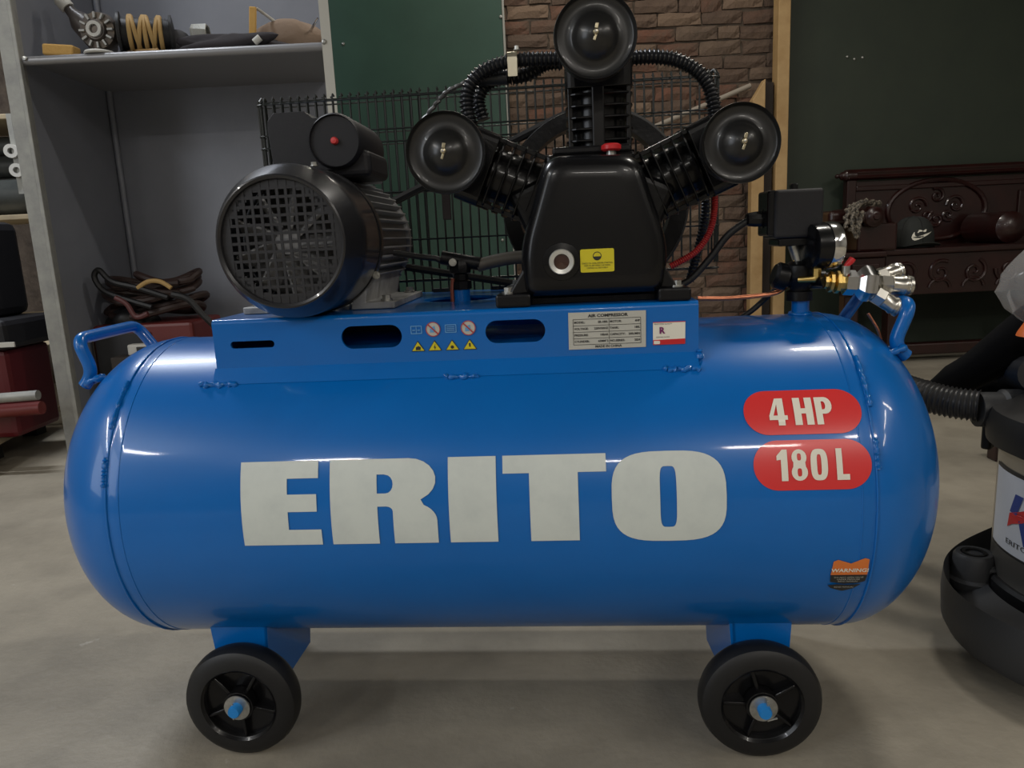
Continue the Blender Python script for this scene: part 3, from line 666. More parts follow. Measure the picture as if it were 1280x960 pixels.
# hose: from socket at left going behind the tank
h0 = PW(1250, 512, 1.20)
L0 = lambda p: Vector(p)-vc
MB().lathe([(.0, -.05), (.034, -.05), (.034, .0), (.029, .005), (.029, .040), (0, .041)], L0((h0.x+.004, h0.y, h0.z)), (-1, .12, .03), 28).build('hose_cuff', GREYP, vac)
hp = [L0(PW(1224, 507, 1.205)), L0(PW(1190, 503, 1.23)), L0(PW(1150, 493, 1.27)), L0(PW(1105, 478, 1.34)), L0(PW(1060, 465, 1.42))]
ribbed(MB(), hp, .0275, .0075, .0042, 20).build('hose', HOSEG, vac)
hb = [L0(PW(1300, 468, 1.14)), L0(PW(1275, 466, 1.26)), L0(PW(1245, 474, 1.33)), L0(PW(1210, 482, 1.38)), L0(PW(1160, 494, 1.42)), L0(PW(1100, 500, 1.46))]
ribbed(MB(), hb, .030, .0075, .0042, 18).build('hose', HOSEK, vac)
# dark nozzle / folded tool lying across the hose
nz = spline([PW(1146, 490, 1.36), PW(1170, 484, 1.34), PW(1195, 474, 1.31), PW(1225, 458, 1.28), (PW(1262, 430, 1.25)), (PW(1300, 402, 1.22))], 6)
rr = [.004+.020*min(1, i/12)+.014*min(1, i/30) for i in range(len(nz))]
tag(MB().tube(nz, rr, 14).build('black_sleeve', mat('matt_black', (.004, .004, .0045), .8, spec=.1)), 'matt black fabric sleeve lying over the vacuum hose', 'sleeve')
# plastic bag on the head
bq = PW(1348, 314, 1.20)
bag = MB(); rnd = random.Random(3); n = 22; vs = []; fs = []
for j in range(n+1):
    tt = j/n; zz = bq.z-.135+.30*tt
    wr = [.02, .075, .098, .104, .10, .088, .068, .045, .026, .016, .030, .034, .02][min(12, int(tt*12.99))]
    nx_ = [.02, .075, .098, .104, .10, .088, .068, .045, .026, .016, .030, .034, .02][min(12, int(tt*12.99)+1)]
    fr = tt*12.99-int(tt*12.99); wr = wr*(1-fr)+nx_*fr
    for i in range(40):
        an = 2*PI*i/40; cr_ = 1+.07*math.sin(7*an+3*tt)+.05*math.sin(13*an-9*tt)+rnd.uniform(-.03, .03)
        vs.append((bq.x+wr*cr_*math.cos(an), bq.y+wr*cr_*math.sin(an)*.8, zz+.006*math.sin(5*an)))
for j in range(n):
    for i in range(40): fs.append([j*40+i, j*40+(i+1) % 40, (j+1)*40+(i+1) % 40, (j+1)*40+i])
bag.add(vs, fs)
tag(bag.build('plastic_bag', BAGP, ang=25), 'knotted clear plastic bag standing on top of the vacuum cleaner', 'bag')
tag(blob('bagged_parts', mat('bag_content', (.07, .05, .04), .7), (bq.x+.01, bq.y, bq.z-.04), (.065, .045, .055), 4, amp=.12), 'brown parts inside the clear plastic bag', 'parts')
oq = PW(1290, 404, 1.14)
tag(MB().lathe([(.03, 0), (.028, .006), (.012, .035), (.006, .037), (0, .038)], (oq.x+.012, oq.y, oq.z-.02), (0, 0, 1), 20).build('orange_cap', mat('orange_plastic', (.75, .16, .03), .45)), 'small orange cap below the clear plastic bag', 'cap')

# ================================================================== THE COMPRESSOR
cmp_ = empty('air_compressor', ORG, 'blue two-wheel air compressor with black motor and pump, in the middle of the picture', 'air compressor', rz=-YAW)
HZ, RT = .3388, .2150
def P(mb, name, m, par=None, **kw): return mb.build(name, m, par or cmp_, **kw)
# tank: lathe about x
SEAM, DL, DR = .4576, .14, .135
prof = []
for i in range(25): t_ = i/24*PI/2; prof.append(((RT-.0)*math.sin(t_), -SEAM-DL*math.cos(t_)))
prof += [(RT-.0005, -SEAM+.004), (RT, -SEAM+.006), (RT, -SEAM+.02), (RT, -SEAM+.034)]
prof += [(RT, -SEAM+.034+(2*SEAM-.068)*i/8) for i in range(1, 8)]
prof += [(RT, SEAM-.034), (RT, SEAM-.02), (RT, SEAM-.006), (RT-.0005, SEAM-.004)]
for i in range(25): t_ = PI/2-i/24*PI/2; prof.append((RT*math.sin(t_), SEAM+DR*math.cos(t_)))
P(MB().lathe(prof, (0, 0, HZ), (1, 0, 0), 144), 'tank', BLUE, ang=60)
def bead(name, fn, n, r, seed=0, closed=False, am=.35):
    rnd = random.Random(seed); pts = [Vector(fn(i/(n-(0 if closed else 1)))) for i in range(n)]
    return MB().tube(pts, [r*(1+am*rnd.uniform(-1, 1)) for _ in pts], 8, closed)
for k, (xs, s) in enumerate(((-SEAM, 1), (SEAM, 2))):
    s2 = 1 if xs > 0 else -1
    P(bead('w', lambda t: (xs-s2*.016, -(RT-.0004)*math.cos(2*PI*t), HZ+(RT-.0004)*math.sin(2*PI*t)), 200, .0011, s, True, .1), 'shell_ridge', BLUE, ang=60)
    P(bead('w', lambda t: (xs, -(RT+.0002)*math.cos(2*PI*t), HZ+(RT+.0002)*math.sin(2*PI*t)), 200, .0014, s, True, .2), 'weld_seam', BLUE, ang=60)
for a0, a1 in ((.62, .95), (.28, .45)):
    for sx in (-1, 1):
        P(bead('w', lambda t: (sx*(SEAM+.002), -(RT+.001)*math.cos(a0+(a1-a0)*t), HZ+(RT+.001)*math.sin(a0+(a1-a0)*t)), 26, .0026, int(a0*100)+sx, am=.5), 'weld_spatter', BLUE, ang=60)
def cyl(u, v, off=.0009):
    a = v/RT; return Vector((u, -(RT+off)*math.cos(a), HZ+(RT+off)*math.sin(a)))
def decal(outs, m, name, par=None, off=.0009, step=.0035, **kw):
    ys = [p[1] for o in outs for p in o]; lo, hi = min(ys), max(ys); n = int((hi-lo)/step)+1
    return MB().plate(outs, None, 0, [lo+(hi-lo)*i/n for i in range(1, n)], lambda v: cyl(v.x, v.y, off)).build(name, m, par or cmp_, ang=60, **kw)
def arc(cx, cy, rx, ry, a0, a1, n=8): return [(cx+rx*math.cos(math.radians(a0+(a1-a0)*i/n)), cy+ry*math.sin(math.radians(a0+(a1-a0)*i/n))) for i in range(n+1)]
t0, b0 = .0865, -.0160
E_ = [(-.286, t0), (-.190, t0), (-.190, .0655), (-.2285, .0655), (-.2285, .0465), (-.1925, .0465), (-.1925, .0255), (-.2285, .0255), (-.2285, .0035), (-.1885, .0035), (-.1885, b0), (-.286, b0)]
R1 = [(-.1756, b0), (-.1756, t0), (-.080, t0)]+arc(-.080, .061, .0325, .0255, 90, -60, 9)+[(-.066, .0375)]+arc(-.078, .012, .031, .022, 60, 0, 6)+[(-.047, b0), (-.100, b0), (-.100, .022)]+arc(-.108, .024, .008, .006, 0, 90, 4)+[(-.1185, .030), (-.1185, b0)]
R2 = [(-.1185, .068), (-.1185, .0455), (-.110, .0455)]+arc(-.108, .0565, .009, .0110, -90, 90, 8)+[(-.110, .068)]
I_ = [(-.0325, b0), (-.0325, t0), (.0245, t0), (.0245, b0)]
T_ = [(.0325, t0), (.1535, t0), (.1535, .0655), (.1205, .0655), (.1205, b0), (.0635, b0), (.0635, .0655), (.0325, .0655)]
def sq(cx, cy, rx, ry, e, n=48):
    o = []
    for i in range(n):
        a = 2*PI*i/n; c, s_ = math.cos(a), math.sin(a)
        o.append((cx+rx*abs(c)**(2/e)*(1 if c > 0 else -1), cy+ry*abs(s_)**(2/e)*(1 if s_ > 0 else -1)))
    return o
O1 = sq(.2245, .0345, .0655, .0530, 3.3); O2 = sq(.2240, .0345, .0095, .0355, 5, 32)
for nm, outs in (('E', [E_]), ('R', [R1, R2]), ('I', [I_]), ('T', [T_]), ('O', [O1, O2])):
    decal(outs, WHITE, 'tank_letter', label='large off-white letter '+nm)
# capacity badges: condensed heavy figures
def glyph(ch):
    D = {
     '4': [[(.0, .22), (.0, .36), (.34, 1), (.72, 1), (.72, .36), (.86, .36), (.86, .20), (.72, .20), (.72, 0), (.40, 0), (.40, .20), (.0, .20)], [(.40, .36), (.20, .36), (.40, .78)]],
     'H': [[(0, 0), (0, 1), (.33, 1), (.33, .60), (.54, .60), (.54, 1), (.87, 1), (.87, 0), (.54, 0), (.54, .41), (.33, .41), (.33, 0)]],
     'P': [[(0, 0), (0, 1), (.50, 1)]+arc(.50, .69, .34, .31, 90, -90, 8)+[(.33, .38), (.33, 0)], [(.33, .84), (.33, .54), (.42, .54)]+arc(.42, .69, .10, .15, -90, 90, 6)],
     '1': [[(.22, 0), (.22, .68), (.02, .66), (.02, .80), (.30, 1), (.54, 1), (.54, 0)]],
     '8': [sq(.40, .745, .36, .255, 2.8, 28)[0:0] or [(.40+.40*c*(1 if abs(s_) < .2 else 1), .5) for c, s_ in ()] or (arc(.40, .74, .37, .26, -38, 218, 16)+arc(.40, .27, .40, .27, 142, 398, 16)), sq(.40, .755, .10, .115, 3, 16), sq(.40, .265, .11, .13, 3, 16)],
     '0': [sq(.42, .5, .42, .5, 3, 32), sq(.42, .5, .11, .33, 3.5, 20)],
     'L': [[(0, 0), (0, 1), (.33, 1), (.33, .18), (.70, .18), (.70, 0)]]}
    return D[ch]
def badge(cx, cy, hx, hy, items, h, lab):
    b = decal([rrect(cx-hx, cy-hy, cx+hx, cy+hy, hy*.98, 10)], REDV, 'badge', label=lab)
    for ch, x, wdt in items:
        decal([[(x+px*wdt, cy-h/2+py*h) for px, py in o] for o in glyph(ch)], CREAM, 'badge_letter', b, .0018)
badge(.3825, .1300, .0665, .0275, [('4', .3445, .024), ('H', .3730, .0245), ('P', .3975, .0225)], .0335, 'upper red oval badge reading 4 HP')
badge(.3870, .0675, .0655, .0285, [('1', .3470, .023), ('8', .3635, .0225), ('0', .3850, .0225), ('L', .4135, .020)], .0355, 'lower red oval badge reading 180 L')
cx = .4330
wl = decal([[(cx-.021, -.070), (cx-.020, -.050)]+[(cx-.015, -.0475), (cx, -.053), (cx+.015, -.0455), (cx+.020, -.0475), (cx+.0205, -.070)]], ORANGE, 'warning_label', label='small orange and black warning sticker')
decal([[(cx-.021, -.070), (cx+.0205, -.070), (cx+.0195, -.080), (cx+.013, -.083), (cx-.004, -.0845), (cx-.020, -.081)]], INK, 'label_band', wl, .0012)
decal([[(cx-.022, -.0865), (cx-.012, -.0848), (cx, -.086), (cx+.016, -.0845), (cx+.008, -.0925), (cx-.004, -.097), (cx-.018, -.0915)]], INK, 'label_band', wl, .0012)
def ctext(s_, u, v, size, m, par, bold=.0002, sx=1.1, off=.0016):
    vs, fs = text2d(s_, size, bold, sx); MB().add([cyl(u+q.x, v+q.y, off) for q in vs], fs).build('label_text', m, par, smooth=False)
ctext('WARNING!', cx, -.0628, .0075, CREAM, wl)
for k, s_ in enumerate(('DO NOT OPEN VALVE', 'UNDER PRESSURE', 'READ MANUAL')): ctext(s_, cx, -.0735-.0032*k, .0030, PLATE, wl, .0)
ctext('READ MANUAL', cx-.003, -.0895, .0030, PLATE, wl, 0.)
# handles
def roundpath(pts, r, n=6):
    pts = [Vector(p) for p in pts]; out = [pts[0]]
    for a, b, c in zip(pts, pts[1:], pts[2:]):
        u = (a-b).normalized(); v = (c-b).normalized(); p0 = b+u*r; p1 = b+v*r
        for i in range(n+1): t_ = i/n; out.append(p0*(1-t_)**2+b*2*t_*(1-t_)+p1*t_*t_)
    out.append(pts[-1]); return out
yh = .068
A1 = PL(96, 424, -yh); F1 = PL(121, 470, -yh+.004); T1 = PL(106, 482, -yh+.002)
P(MB().tube(roundpath([T1, F1+Vector((-.004, 0, .004)), A1, Vector((A1.x, yh+.01, A1.z+.002)), Vector((F1.x+.012, yh+.01, F1.z+.012))], .018), .0085, 16), 'handle', BLUE)
P(blob('weld', BLUE, (F1.x+.004, F1.y, F1.z-.004), (.010, .010, .009), 2, 8, .2, False).data and MB(), 'unused', None) if False else None
A2 = PL(1139, 380, -yh); F2 = PL(1116, 432, -yh); T2 = PL(1133, 445, -yh)
P(MB().tube(roundpath([T2, F2, A2, Vector((A2.x, yh+.02, A2.z+.004)), Vector((F2.x-.012, yh+.02, F2.z+.01))], .018), .0085, 16), 'handle', BLUE)
for F_ in (F1, F2):
    P(bead('w', lambda t: (F_.x+.011*math.cos(6.28*t), F_.y-.004+.010*math.sin(6.28*t), F_.z-.006+.004*math.sin(9*t)), 20, .0042, 3, am=.5), 'weld_spatter', BLUE, ang=60)

# platform
PXL, PXR, PY, PZ, PB = -.3405, .2740, -.12, .5895, .25
th = .004
def slot(x0, x1, z0, z1): r = (z1-z0)/2-.0001; return rrect(x0, z0, x1, z1, r, 6)
outs = [[(PXL, .5270), (PXR, .5270), (PXR, PZ-.006), (PXL, PZ-.006)], slot(-.3185, -.2605, .5520, .5612), slot(-.1725, -.0945, .5462, .5750), slot(.0115, .0865, .5464, .5750)]
P(MB().plate(outs, fxz(PY+th/2), th), 'platform_front', BLUE, smooth=False)
P(MB().plate([[(PXL, .505), (PXR, .505), (PXR, PZ-.006), (PXL, PZ-.006)]], fxz(PB-th/2), th), 'platform_back', BLUE, smooth=False)
outs = [[(PXL, PY+.006), (PXR, PY+.006), (PXR, PB), (PXL, PB)], circ(-.045, .075, .055, 40)]
P(MB().plate(outs, fxy(PZ-th/2), th), 'platform_top', BLUE, smooth=False)
ed = MB(); e_ = [(PY+.006*(1-math.sin(a*PI/16)), PZ-.006+.006*math.sin(PI/2-0)*0) for a in range(1)]
arcp = [(PY+.006-.006*math.cos(a*PI/12), PZ-.006+.006*math.sin(a*PI/12)) for a in range(7)]; inn = [(PY+.006-.002*math.cos(a*PI/12), PZ-.006+.002*math.sin(a*PI/12)) for a in range(6, -1, -1)]
ed.loft([[Vector((x_, y_, z_)) for y_, z_ in arcp+inn] for x_ in (PXL, PXR)]); P(ed, 'platform_edge', BLUE, ang=60)
lip = MB(); lip.loft([[Vector((x_, PY, .527)), Vector((x_, PY+.004, .527)), Vector((x_, PY-.008, .5075)), Vector((x_, PY-.0135, .5082))] for x_ in (PXL-.002, PXR-.001)])
P(lip, 'platform_lip', BLUE, smooth=False)
for xx in (PXL, PXR-.004):
    y_ = [PY+.003, PB-.003]
    tz = lambda y: HZ+math.sqrt(RT*RT-y*y)-.002
    ys_ = [y_[0]+(min(y_[1], .19)-y_[0])*i/12 for i in range(13)]
    if xx < 0:
        ol = [(PY+.001, PZ-.003), (PY+.001, tz(.118))]+[(y, tz(y)) for y in ys_]+[(PB-.001, tz(.19)), (PB-.001, PZ-.003)]
        t = MB(); t.plate([ol], None, .004, fn=lambda v: Vector((xx+.002+v.z, v.x, v.y))); P(t, 'platform_end', BLUE, smooth=False)
for x_, w_, z_ in ((-.335, .05, .5065), (-.02, .04, .5065), (.252, .045, .5065)):
    P(bead('w', lambda t: (x_-w_/2+w_*t, PY-.0135+.0015*math.sin(20*t), z_+.0015+.001*math.sin(31*t)), 26, .0034, int(x_*100), am=.5), 'weld_spatter', BLUE, ang=60)
P(bead('w', lambda t: (PXR+.001, PY-.002, .508+.022*t), 12, .0038, 4, am=.6), 'weld_spatter', BLUE, ang=60)
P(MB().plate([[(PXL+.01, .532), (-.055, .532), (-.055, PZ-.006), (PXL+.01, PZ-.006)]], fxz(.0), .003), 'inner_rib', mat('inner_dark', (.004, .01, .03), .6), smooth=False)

# name plate, sticker, icons on the platform front
FY = PY-.0008
def fplate(outs, m, name, par=None, dy=0., **kw): return MB().plate(outs, fxz(FY-dy), .0004).build(name, m, par or cmp_, smooth=False, **kw)
def ftext(s_, x, z, size, m, par, bold=.0, sx=1., dy=.0006, align='CENTER'):
    vs, fs = text2d(s_, size, bold, sx, align); return MB().add([Vector((x+v.x, FY-dy, z+v.y)) for v in vs], fs).build('plate_text', m, par, smooth=False)
npl = fplate([[(.1150, .5350), (.2098, .5353), (.2104, .5805), (.1156, .5810)]], PLATE, 'rating_plate', label='pale rating plate headed AIR COMPRESSOR')
ftext('AIR COMPRESSOR', .1640, .5762, .0052, INK, npl, .00018, 1.15)
ftext('MADE IN CHINA', .1640, .5380, .0040, INK, npl, .0001, 1.1)
gx = [.1212, .1652, .2038]; gz = [.5724, .5644, .5565, .5485, .5408]
for x_ in gx: fplate([[(x_-.0002, gz[-1]), (x_+.0002, gz[-1]), (x_+.0002, gz[0]), (x_-.0002, gz[0])]], INK, 'plate_rule', npl, .0005)
for z_ in gz: fplate([[(gx[0], z_-.0002), (gx[2], z_-.0002), (gx[2], z_+.0002), (gx[0], z_+.0002)]], INK, 'plate_rule', npl, .0005)
rows = [('MODEL:', 'ER-180L', 'MOTOR:', '4HP'), ('VOLTAGE:', '220V/50HZ', 'TANK:', '180L'), ('PRESSURE:', '10BAR', 'CAPACITY:', '200L/MIN'), ('CYLINDER:', '65MM*3', 'NO.SERIES:', '2024')]
for k, r_ in enumerate(rows):
    z_ = (gz[k]+gz[k+1])/2
    ftext(r_[0], gx[0]+.0012, z_, .0036, INK, npl, .0001, 1.05, align='LEFT'); ftext(r_[1], gx[1]-.0012, z_, .0036, INK, npl, .0001, 1.0, align='RIGHT')
    ftext(r_[2], gx[1]+.0010, z_, .0036, INK, npl, .0001, 1.05, align='LEFT'); ftext(r_[3], gx[2]-.0010, z_, .0036, INK, npl, .0001, .95, align='RIGHT')
stk = fplate([[(.2186, .5372), (.2576, .5374), (.2580, .5652), (.2188, .5652)]], CREAM, 'maker_sticker', label='small cream and red sticker with letter R')
fplate([[(.2186, .5372), (.2576, .5374), (.2577, .5440), (.2186, .5432)]], REDP, 'sticker_band', stk, .0004)
fplate([[(.2188, .5646), (.2580, .5646), (.2580, .5654), (.2188, .5654)]], REDP, 'sticker_band', stk, .0004)
fplate([rrect(.2194, .5382, .2270, .5422, .001)], CREAM, 'sticker_tab', stk, .0008)
ftext('R', .2295, .5545, .0110, mat('plum_ink', (.18, .01, .12), .5), stk, .0004, 1.0, .0008)
ftext('REGISTERED QUALITY', .2310, .5628, .0022, INK, stk, 0, 1.0, .0008); ftext('GENUINE GOODS', .2305, .5466, .0020, INK, stk, 0, 1.0, .0008)
# pictograms
for k, x_ in enumerate((-.0648, -.0437, -.0224, -.0016)):
    pass
def icon_x(px): return PL(px, 420, PY).x
xs_ = [icon_x(p) for p in (521, 542, 564, 586)]
zi = .5673
for k, x_ in enumerate(xs_):
    if k in (0, 2):
        fr = fplate([rrect(x_-.0072, zi-.0052, x_+.0072, zi+.0052, .001), rrect(x_-.0062, zi-.0042, x_+.0062, zi+.0042, .0006)], LBLUE, 'pictogram', None)
        if k == 0:
            fplate([[(x_-.0004, zi-.004), (x_+.0004, zi-.004), (x_+.0004, zi+.004), (x_-.0004, zi+.004)]], LBLUE, 'pictogram_mark', fr, .0004)
            for s_ in (-1, 1):
                fplate([[(x_+s_*.0014, zi-.001), (x_+s_*.0050, zi-.001), (x_+s_*.0050, zi+.0001), (x_+s_*.0014, zi+.0001)]], LBLUE, 'pictogram_mark', fr, .0004)
        else:
            for q_ in (-.0022, .0, .0022): fplate([[(x_-.005, zi+q_-.0005), (x_+.005, zi+q_-.0005), (x_+.005, zi+q_+.0005), (x_-.005, zi+q_+.0005)]], LBLUE, 'pictogram_mark', fr, .0004)
    else:
        fr = fplate([circ(x_, zi, .0090, 30)], PLATE, 'prohibition_sign', None)
        fplate([circ(x_, zi, .0093, 30), circ(x_, zi, .0083, 30)], DRED, 'sign_ring', fr, .0005)
        d_ = .0058; fplate([[(x_-d_-.0006, zi+d_-.0006), (x_-d_+.0006, zi+d_+.0006), (x_+d_+.0006, zi-d_+.0006), (x_+d_-.0006, zi-d_-.0006)]], DRED, 'sign_bar', fr, .0007)
        fplate([[(x_-.004, zi-.004), (x_+.001, zi-.004), (x_+.003, zi-.001), (x_+.002, zi+.004), (x_-.001, zi+.003), (x_-.004, zi)]], LBLUE, 'sign_hand', fr, .0004)
zi = .5462; hT = .0072
for k, x_ in enumerate(xs_):
    x_ += .0008
    tr = fplate([[(x_-.0088, zi-hT*.85), (x_+.0088, zi-hT*.85), (x_, zi+hT)]], INK, 'warning_triangle', None)
    fplate([[(x_-.0076, zi-hT*.85+.0007), (x_+.0076, zi-hT*.85+.0007), (x_, zi+hT-.0014)]], YELLOW, 'triangle_face', tr, .0004)
    mk = [[(x_-.003, zi-.0045), (x_+.003, zi-.0045), (x_+.0035, zi-.001), (x_+.001, zi+.0005), (x_-.0025, zi-.0005)], [(x_-.0003, zi-.005), (x_+.0018, zi-.0012), (x_+.0002, zi-.001), (x_+.001, zi+.0025), (x_-.0014, zi-.002), (x_, zi-.0022)],
          circ(x_, zi-.0022, .0022, 10), [(x_-.0008, zi-.0025), (x_+.0008, zi-.0025), (x_+.0011, zi+.002), (x_-.0011, zi+.002)]][k]
    fplate([mk], INK, 'triangle_mark', tr, .0008)

# wheels and brackets
for k, wx in enumerate((-.3416, .3447)):
    s = 1 if k == 0 else -1                         # inner side
    bxl, bxr = (-.388, -.310) if k == 0 else (.315, .392)
    yf = -.130
    P(MB().plate([[(bxl+.006, .06), (bxr-.006, .06), (bxr, .178), (bxl-.004, .178)]], fxz(yf+.002), .004), 'wheel_bracket', BLUE, smooth=False)
    xi = bxr if k == 0 else bxl
    t = MB(); t.add([Vector((xi, yf, .182)), Vector((xi+s*.012, yf+.13, .135)), Vector((xi+s*.010, yf+.12, .075)), Vector((xi-s*.006, yf, .055)),
                     Vector((xi-s*.004, yf, .182)), Vector((xi+s*.008, yf+.13, .135)), Vector((xi+s*.006, yf+.12, .075)), Vector((xi-s*.010, yf, .055))],
                    [[0, 1, 2, 3], [7, 6, 5, 4], [0, 4, 5, 1], [1, 5, 6, 2], [2, 6, 7, 3], [3, 7, 4, 0]]); P(t, 'bracket_side', BLUE, smooth=False)
    wa = lambda t: cyl(bxl-.006+(bxr-bxl+.012)*t, -.1505+(.001*math.sin(40*t)), .001)
    P(bead('w', lambda t: Vector((bxl-.006+(bxr-bxl+.012)*t, yf-.001, .1775+.001*math.sin(40*t))), 40, .0026, k+7, am=.5), 'weld_spatter', BLUE, ang=60)
    R, yo, yi = .0775, -.176, -.138
    o = (wx, 0, R+.0005)
    tyre = P(MB().ring([(.050, yi+.002), (.052, yi), (.068, yi), (.0745, yi-.005), (.0775, yi-.013), (.0775, yo+.013), (.0745, yo+.005), (.067, yo), (.052, yo), (.049, yo+.004)], o, (0, 1, 0), 64), 'wheel', RUBBER, label='black rubber tyred wheel')
    MB().ring([(.018, yo+.016), (.050, yo+.012), (.0505, yi-.010), (.018, yi-.012)], o, (0, 1, 0), 48).build('wheel_disc', BLACK, tyre)
    MB().ring([(.0485, yo+.002), (.0515, yo-.0012), (.0530, yo+.002)], o, (0, 1, 0), 64).build('wheel_rim', BLACK, tyre)
    for j in range(5):
        an = math.radians(33+72*j+(25 if k == 0 else 0)); c0 = Vector((wx+.034*math.cos(an), yo+.010, R+.034*math.sin(an)))
        MB().box(c0, (.032, .012, .005), Matrix.Rotation(-an, 3, 'Y')).build('spoke', BLACK, tyre, bevel=.0015)
    MB().ring([(.0165, yo+.014), (.0205, yo+.014), (.0205, yo-.001), (.0165, yo-.001)], o, (0, 1, 0), 32).build('hub', BLACK, tyre)
    MB().ring([(.007, yo-.003), (.0175, yo-.003), (.0175, yo-.0045), (.007, yo-.0045)], o, (0, 1, 0), 28).build('washer', ZINC, tyre)
    MB().lathe([(0, yo-.016), (.0072, yo-.016), (.0082, yo-.014), (.0082, yo+.02)], o, (0, 1, 0), 20).build('axle_end', mat('axle_blue', (.01, .20, .55), .5), tyre)
    MB().tube([(wx+.004, yo-.009, R+.014), (wx+.002, yo-.010, R-.002), (wx+.004, yo-.009, R-.013), (wx+.016, yo-.008, R-.010)] if k else [(wx-.004, yo-.009, R+.010), (wx, yo-.010, R), (wx-.004, yo-.009, R-.013)], .0013, 8).build('cotter_pin', ZINC, tyre)
    P(MB().cyl((wx, yi-.012, R), (wx, yf+.02, R), .008, 16), 'axle', BLUE)
    # rear support leg
    lx = -.425 if k == 0 else .425
    P(MB().box((lx, .12, .09), (.05, .05, .155)), 'rear_leg', BLUE, smooth=False, bevel=.003)
    P(MB().cyl((lx, .12, .0005), (lx, .12, .0135), .024, 20), 'rubber_foot', RUBBER)

# ---------------- electric motor
MX, MZ = -.221, .683
mo = lambda mb, n, m, par=None, **kw: mb.build(n, m, par or motor, **kw)
motor = P(MB().lathe([(.03, -.075), (.080, -.072), (.081, -.060), (.081, .165), (.086, .168), (.086, .180), (.06, .195), (.02, .2), (.012, .2), (.012, .25), (0, .251)], (MX, 0, MZ), (0, 1, 0), 64), 'electric_motor', FINM)
for k in range(44):
    an = 2*PI*k/44
    if math.sin(an) < -.80: continue
    v = Vector((math.cos(an), 0, math.sin(an)))
    mo(MB().box(Vector((MX, .052, MZ))+v*.0855, (.0105, .226, .0020), Matrix.Rotation(-an, 3, 'Y')), 'cooling_fin', FINM, smooth=False)
mo(MB().ring([(.0725, -.160), (.0735, -.165), (.0765, -.1668), (.0785, -.1658), (.0912, -.1400), (.0932, -.1340), (.0935, -.120), (.0932, -.062), (.0915, -.060), (.0905, -.062), (.0905, -.132), (.087, -.142), (.078, -.158)], (MX, 0, MZ), (0, 1, 0), 96), 'fan_cowl', COWL)
mo(MB().ring([(.0860, -.058), (.0945, -.058), (.0950, -.055), (.0950, -.046), (.0940, -.043), (.0860, -.043)], (MX, 0, MZ), (0, 1, 0), 72), 'end_ring', COWL)
# perforated grille: bars of a square grid clipped to the disc
gr = MB(); RG = .0735; pitch = .0105; bw = .0034; GY = -.1605
for i in range(-7, 8):
    c_ = i*pitch
    if abs(c_) < RG-.004:
        L_ = math.sqrt(RG*RG-c_*c_)
        gr.box((MX+c_, GY, MZ), (bw, .0016, 2*L_)); gr.box((MX, GY+.0002, MZ+c_), (2*L_, .0016, bw))
mo(gr, 'fan_grille', GRILLE, smooth=False)
fill = MB()
rnd = random.Random(2)
for i in range(-7, 7):
    for j in range(-7, 7):
        x_, z_ = (i+.5)*pitch, (j+.5)*pitch; r_ = math.hypot(x_, z_)
        if r_ < RG+.002 and (r_ > RG-.0075): fill.box((MX+x_*min(1, (RG-.005)/r_), GY+.0004, MZ+z_*min(1, (RG-.005)/r_)), (pitch, .001, pitch))
mo(fill, 'grille_margin', GRILLE, smooth=False)
for k in range(9):
    an = 2*PI*k/9; v = Vector((math.cos(an), 0, math.sin(an)))
    mo(MB().box(Vector((MX, -.138, MZ))+v*.040, (.048, .028, .003), Matrix.Rotation(-an, 3, 'Y')@Matrix.Rotation(.5, 3, 'X')), 'fan_blade', mat('fan_grey', (.34, .34, .35), .5) if k == 0 else bpy.data.materials['fan_grey'], smooth=False)
mo(MB().lathe([(0, -.145), (.015, -.143), (.018, -.105), (0, -.10)], (MX, 0, MZ), (0, 1, 0), 24), 'fan_hub', bpy.data.materials['fan_grey'])
# feet
for s in (1, -1):
    pr_ = [(.045, PZ+.0005), (.105, PZ+.0005), (.105, PZ+.0095), (.066, PZ+.0095), (.072, MZ-.045), (.052, MZ-.062), (.048, PZ+.0115)]
    hole = []
    t = MB(); t.plate([[(MX+s*x_, z_) for x_, z_ in pr_]], fxz(.045), .20)
    f_ = mo(t, 'motor_foot', ALU, smooth=False, bevel=.0015, label='bare cast aluminium mounting foot')
    for y_ in (-.035, .12): bolt(MB(), (MX+s*.090, y_, PZ+.0097), .0062, .006).build('foot_bolt', ZINC, f_)
bolt(MB(), (MX+.084, -.057, MZ-.048), .004, .004, (0, -1, 0)).build('cowl_screw', ZINC, motor)
bolt(MB(), (MX+.02, -.075, MZ+.0935), .004, .004, (0, 0, 1)).build('cowl_screw', ZINC, motor)
# terminal box and capacitor housings
c1 = PL(418, 176, -.055); rcap_ = .0335
tl = PL(333, 151, -.045); bl_ = PL(345, 205, -.045)
t = MB(); bxz = [(tl.x+.010, tl.z+.009), (tl.x+.001, tl.z-.001), (tl.x, tl.z-.014), (tl.x+.003, bl_.z+.0), (tl.x+.012, bl_.z-.012), (c1.x, bl_.z-.012), (c1.x, tl.z+.000), (c1.x-.030, tl.z+.000), (c1.x-.040, tl.z+.009)]
t.plate([bxz], fxz(.012), .115); mo(t, 'terminal_box', DARKP, smooth=False, bevel=.005, seg=3)
cp = mo(MB().lathe([(0, .002), (.0315, .002), (.0325, .0), (.0325, -.002), (rcap_, 0), (rcap_+.0015, .003), (rcap_+.001, .125), (rcap_*.93, .140), (rcap_*.6, .148), (0, .149)][1:], (c1.x, -.055, c1.z), (0, 1, 0), 48), 'capacitor_cover', DARKP)
mo(MB().box((c1.x+.004, .01, c1.z-.028), (.075, .105, .034)), 'box_base', DARKP, smooth=False, bevel=.008, seg=3)
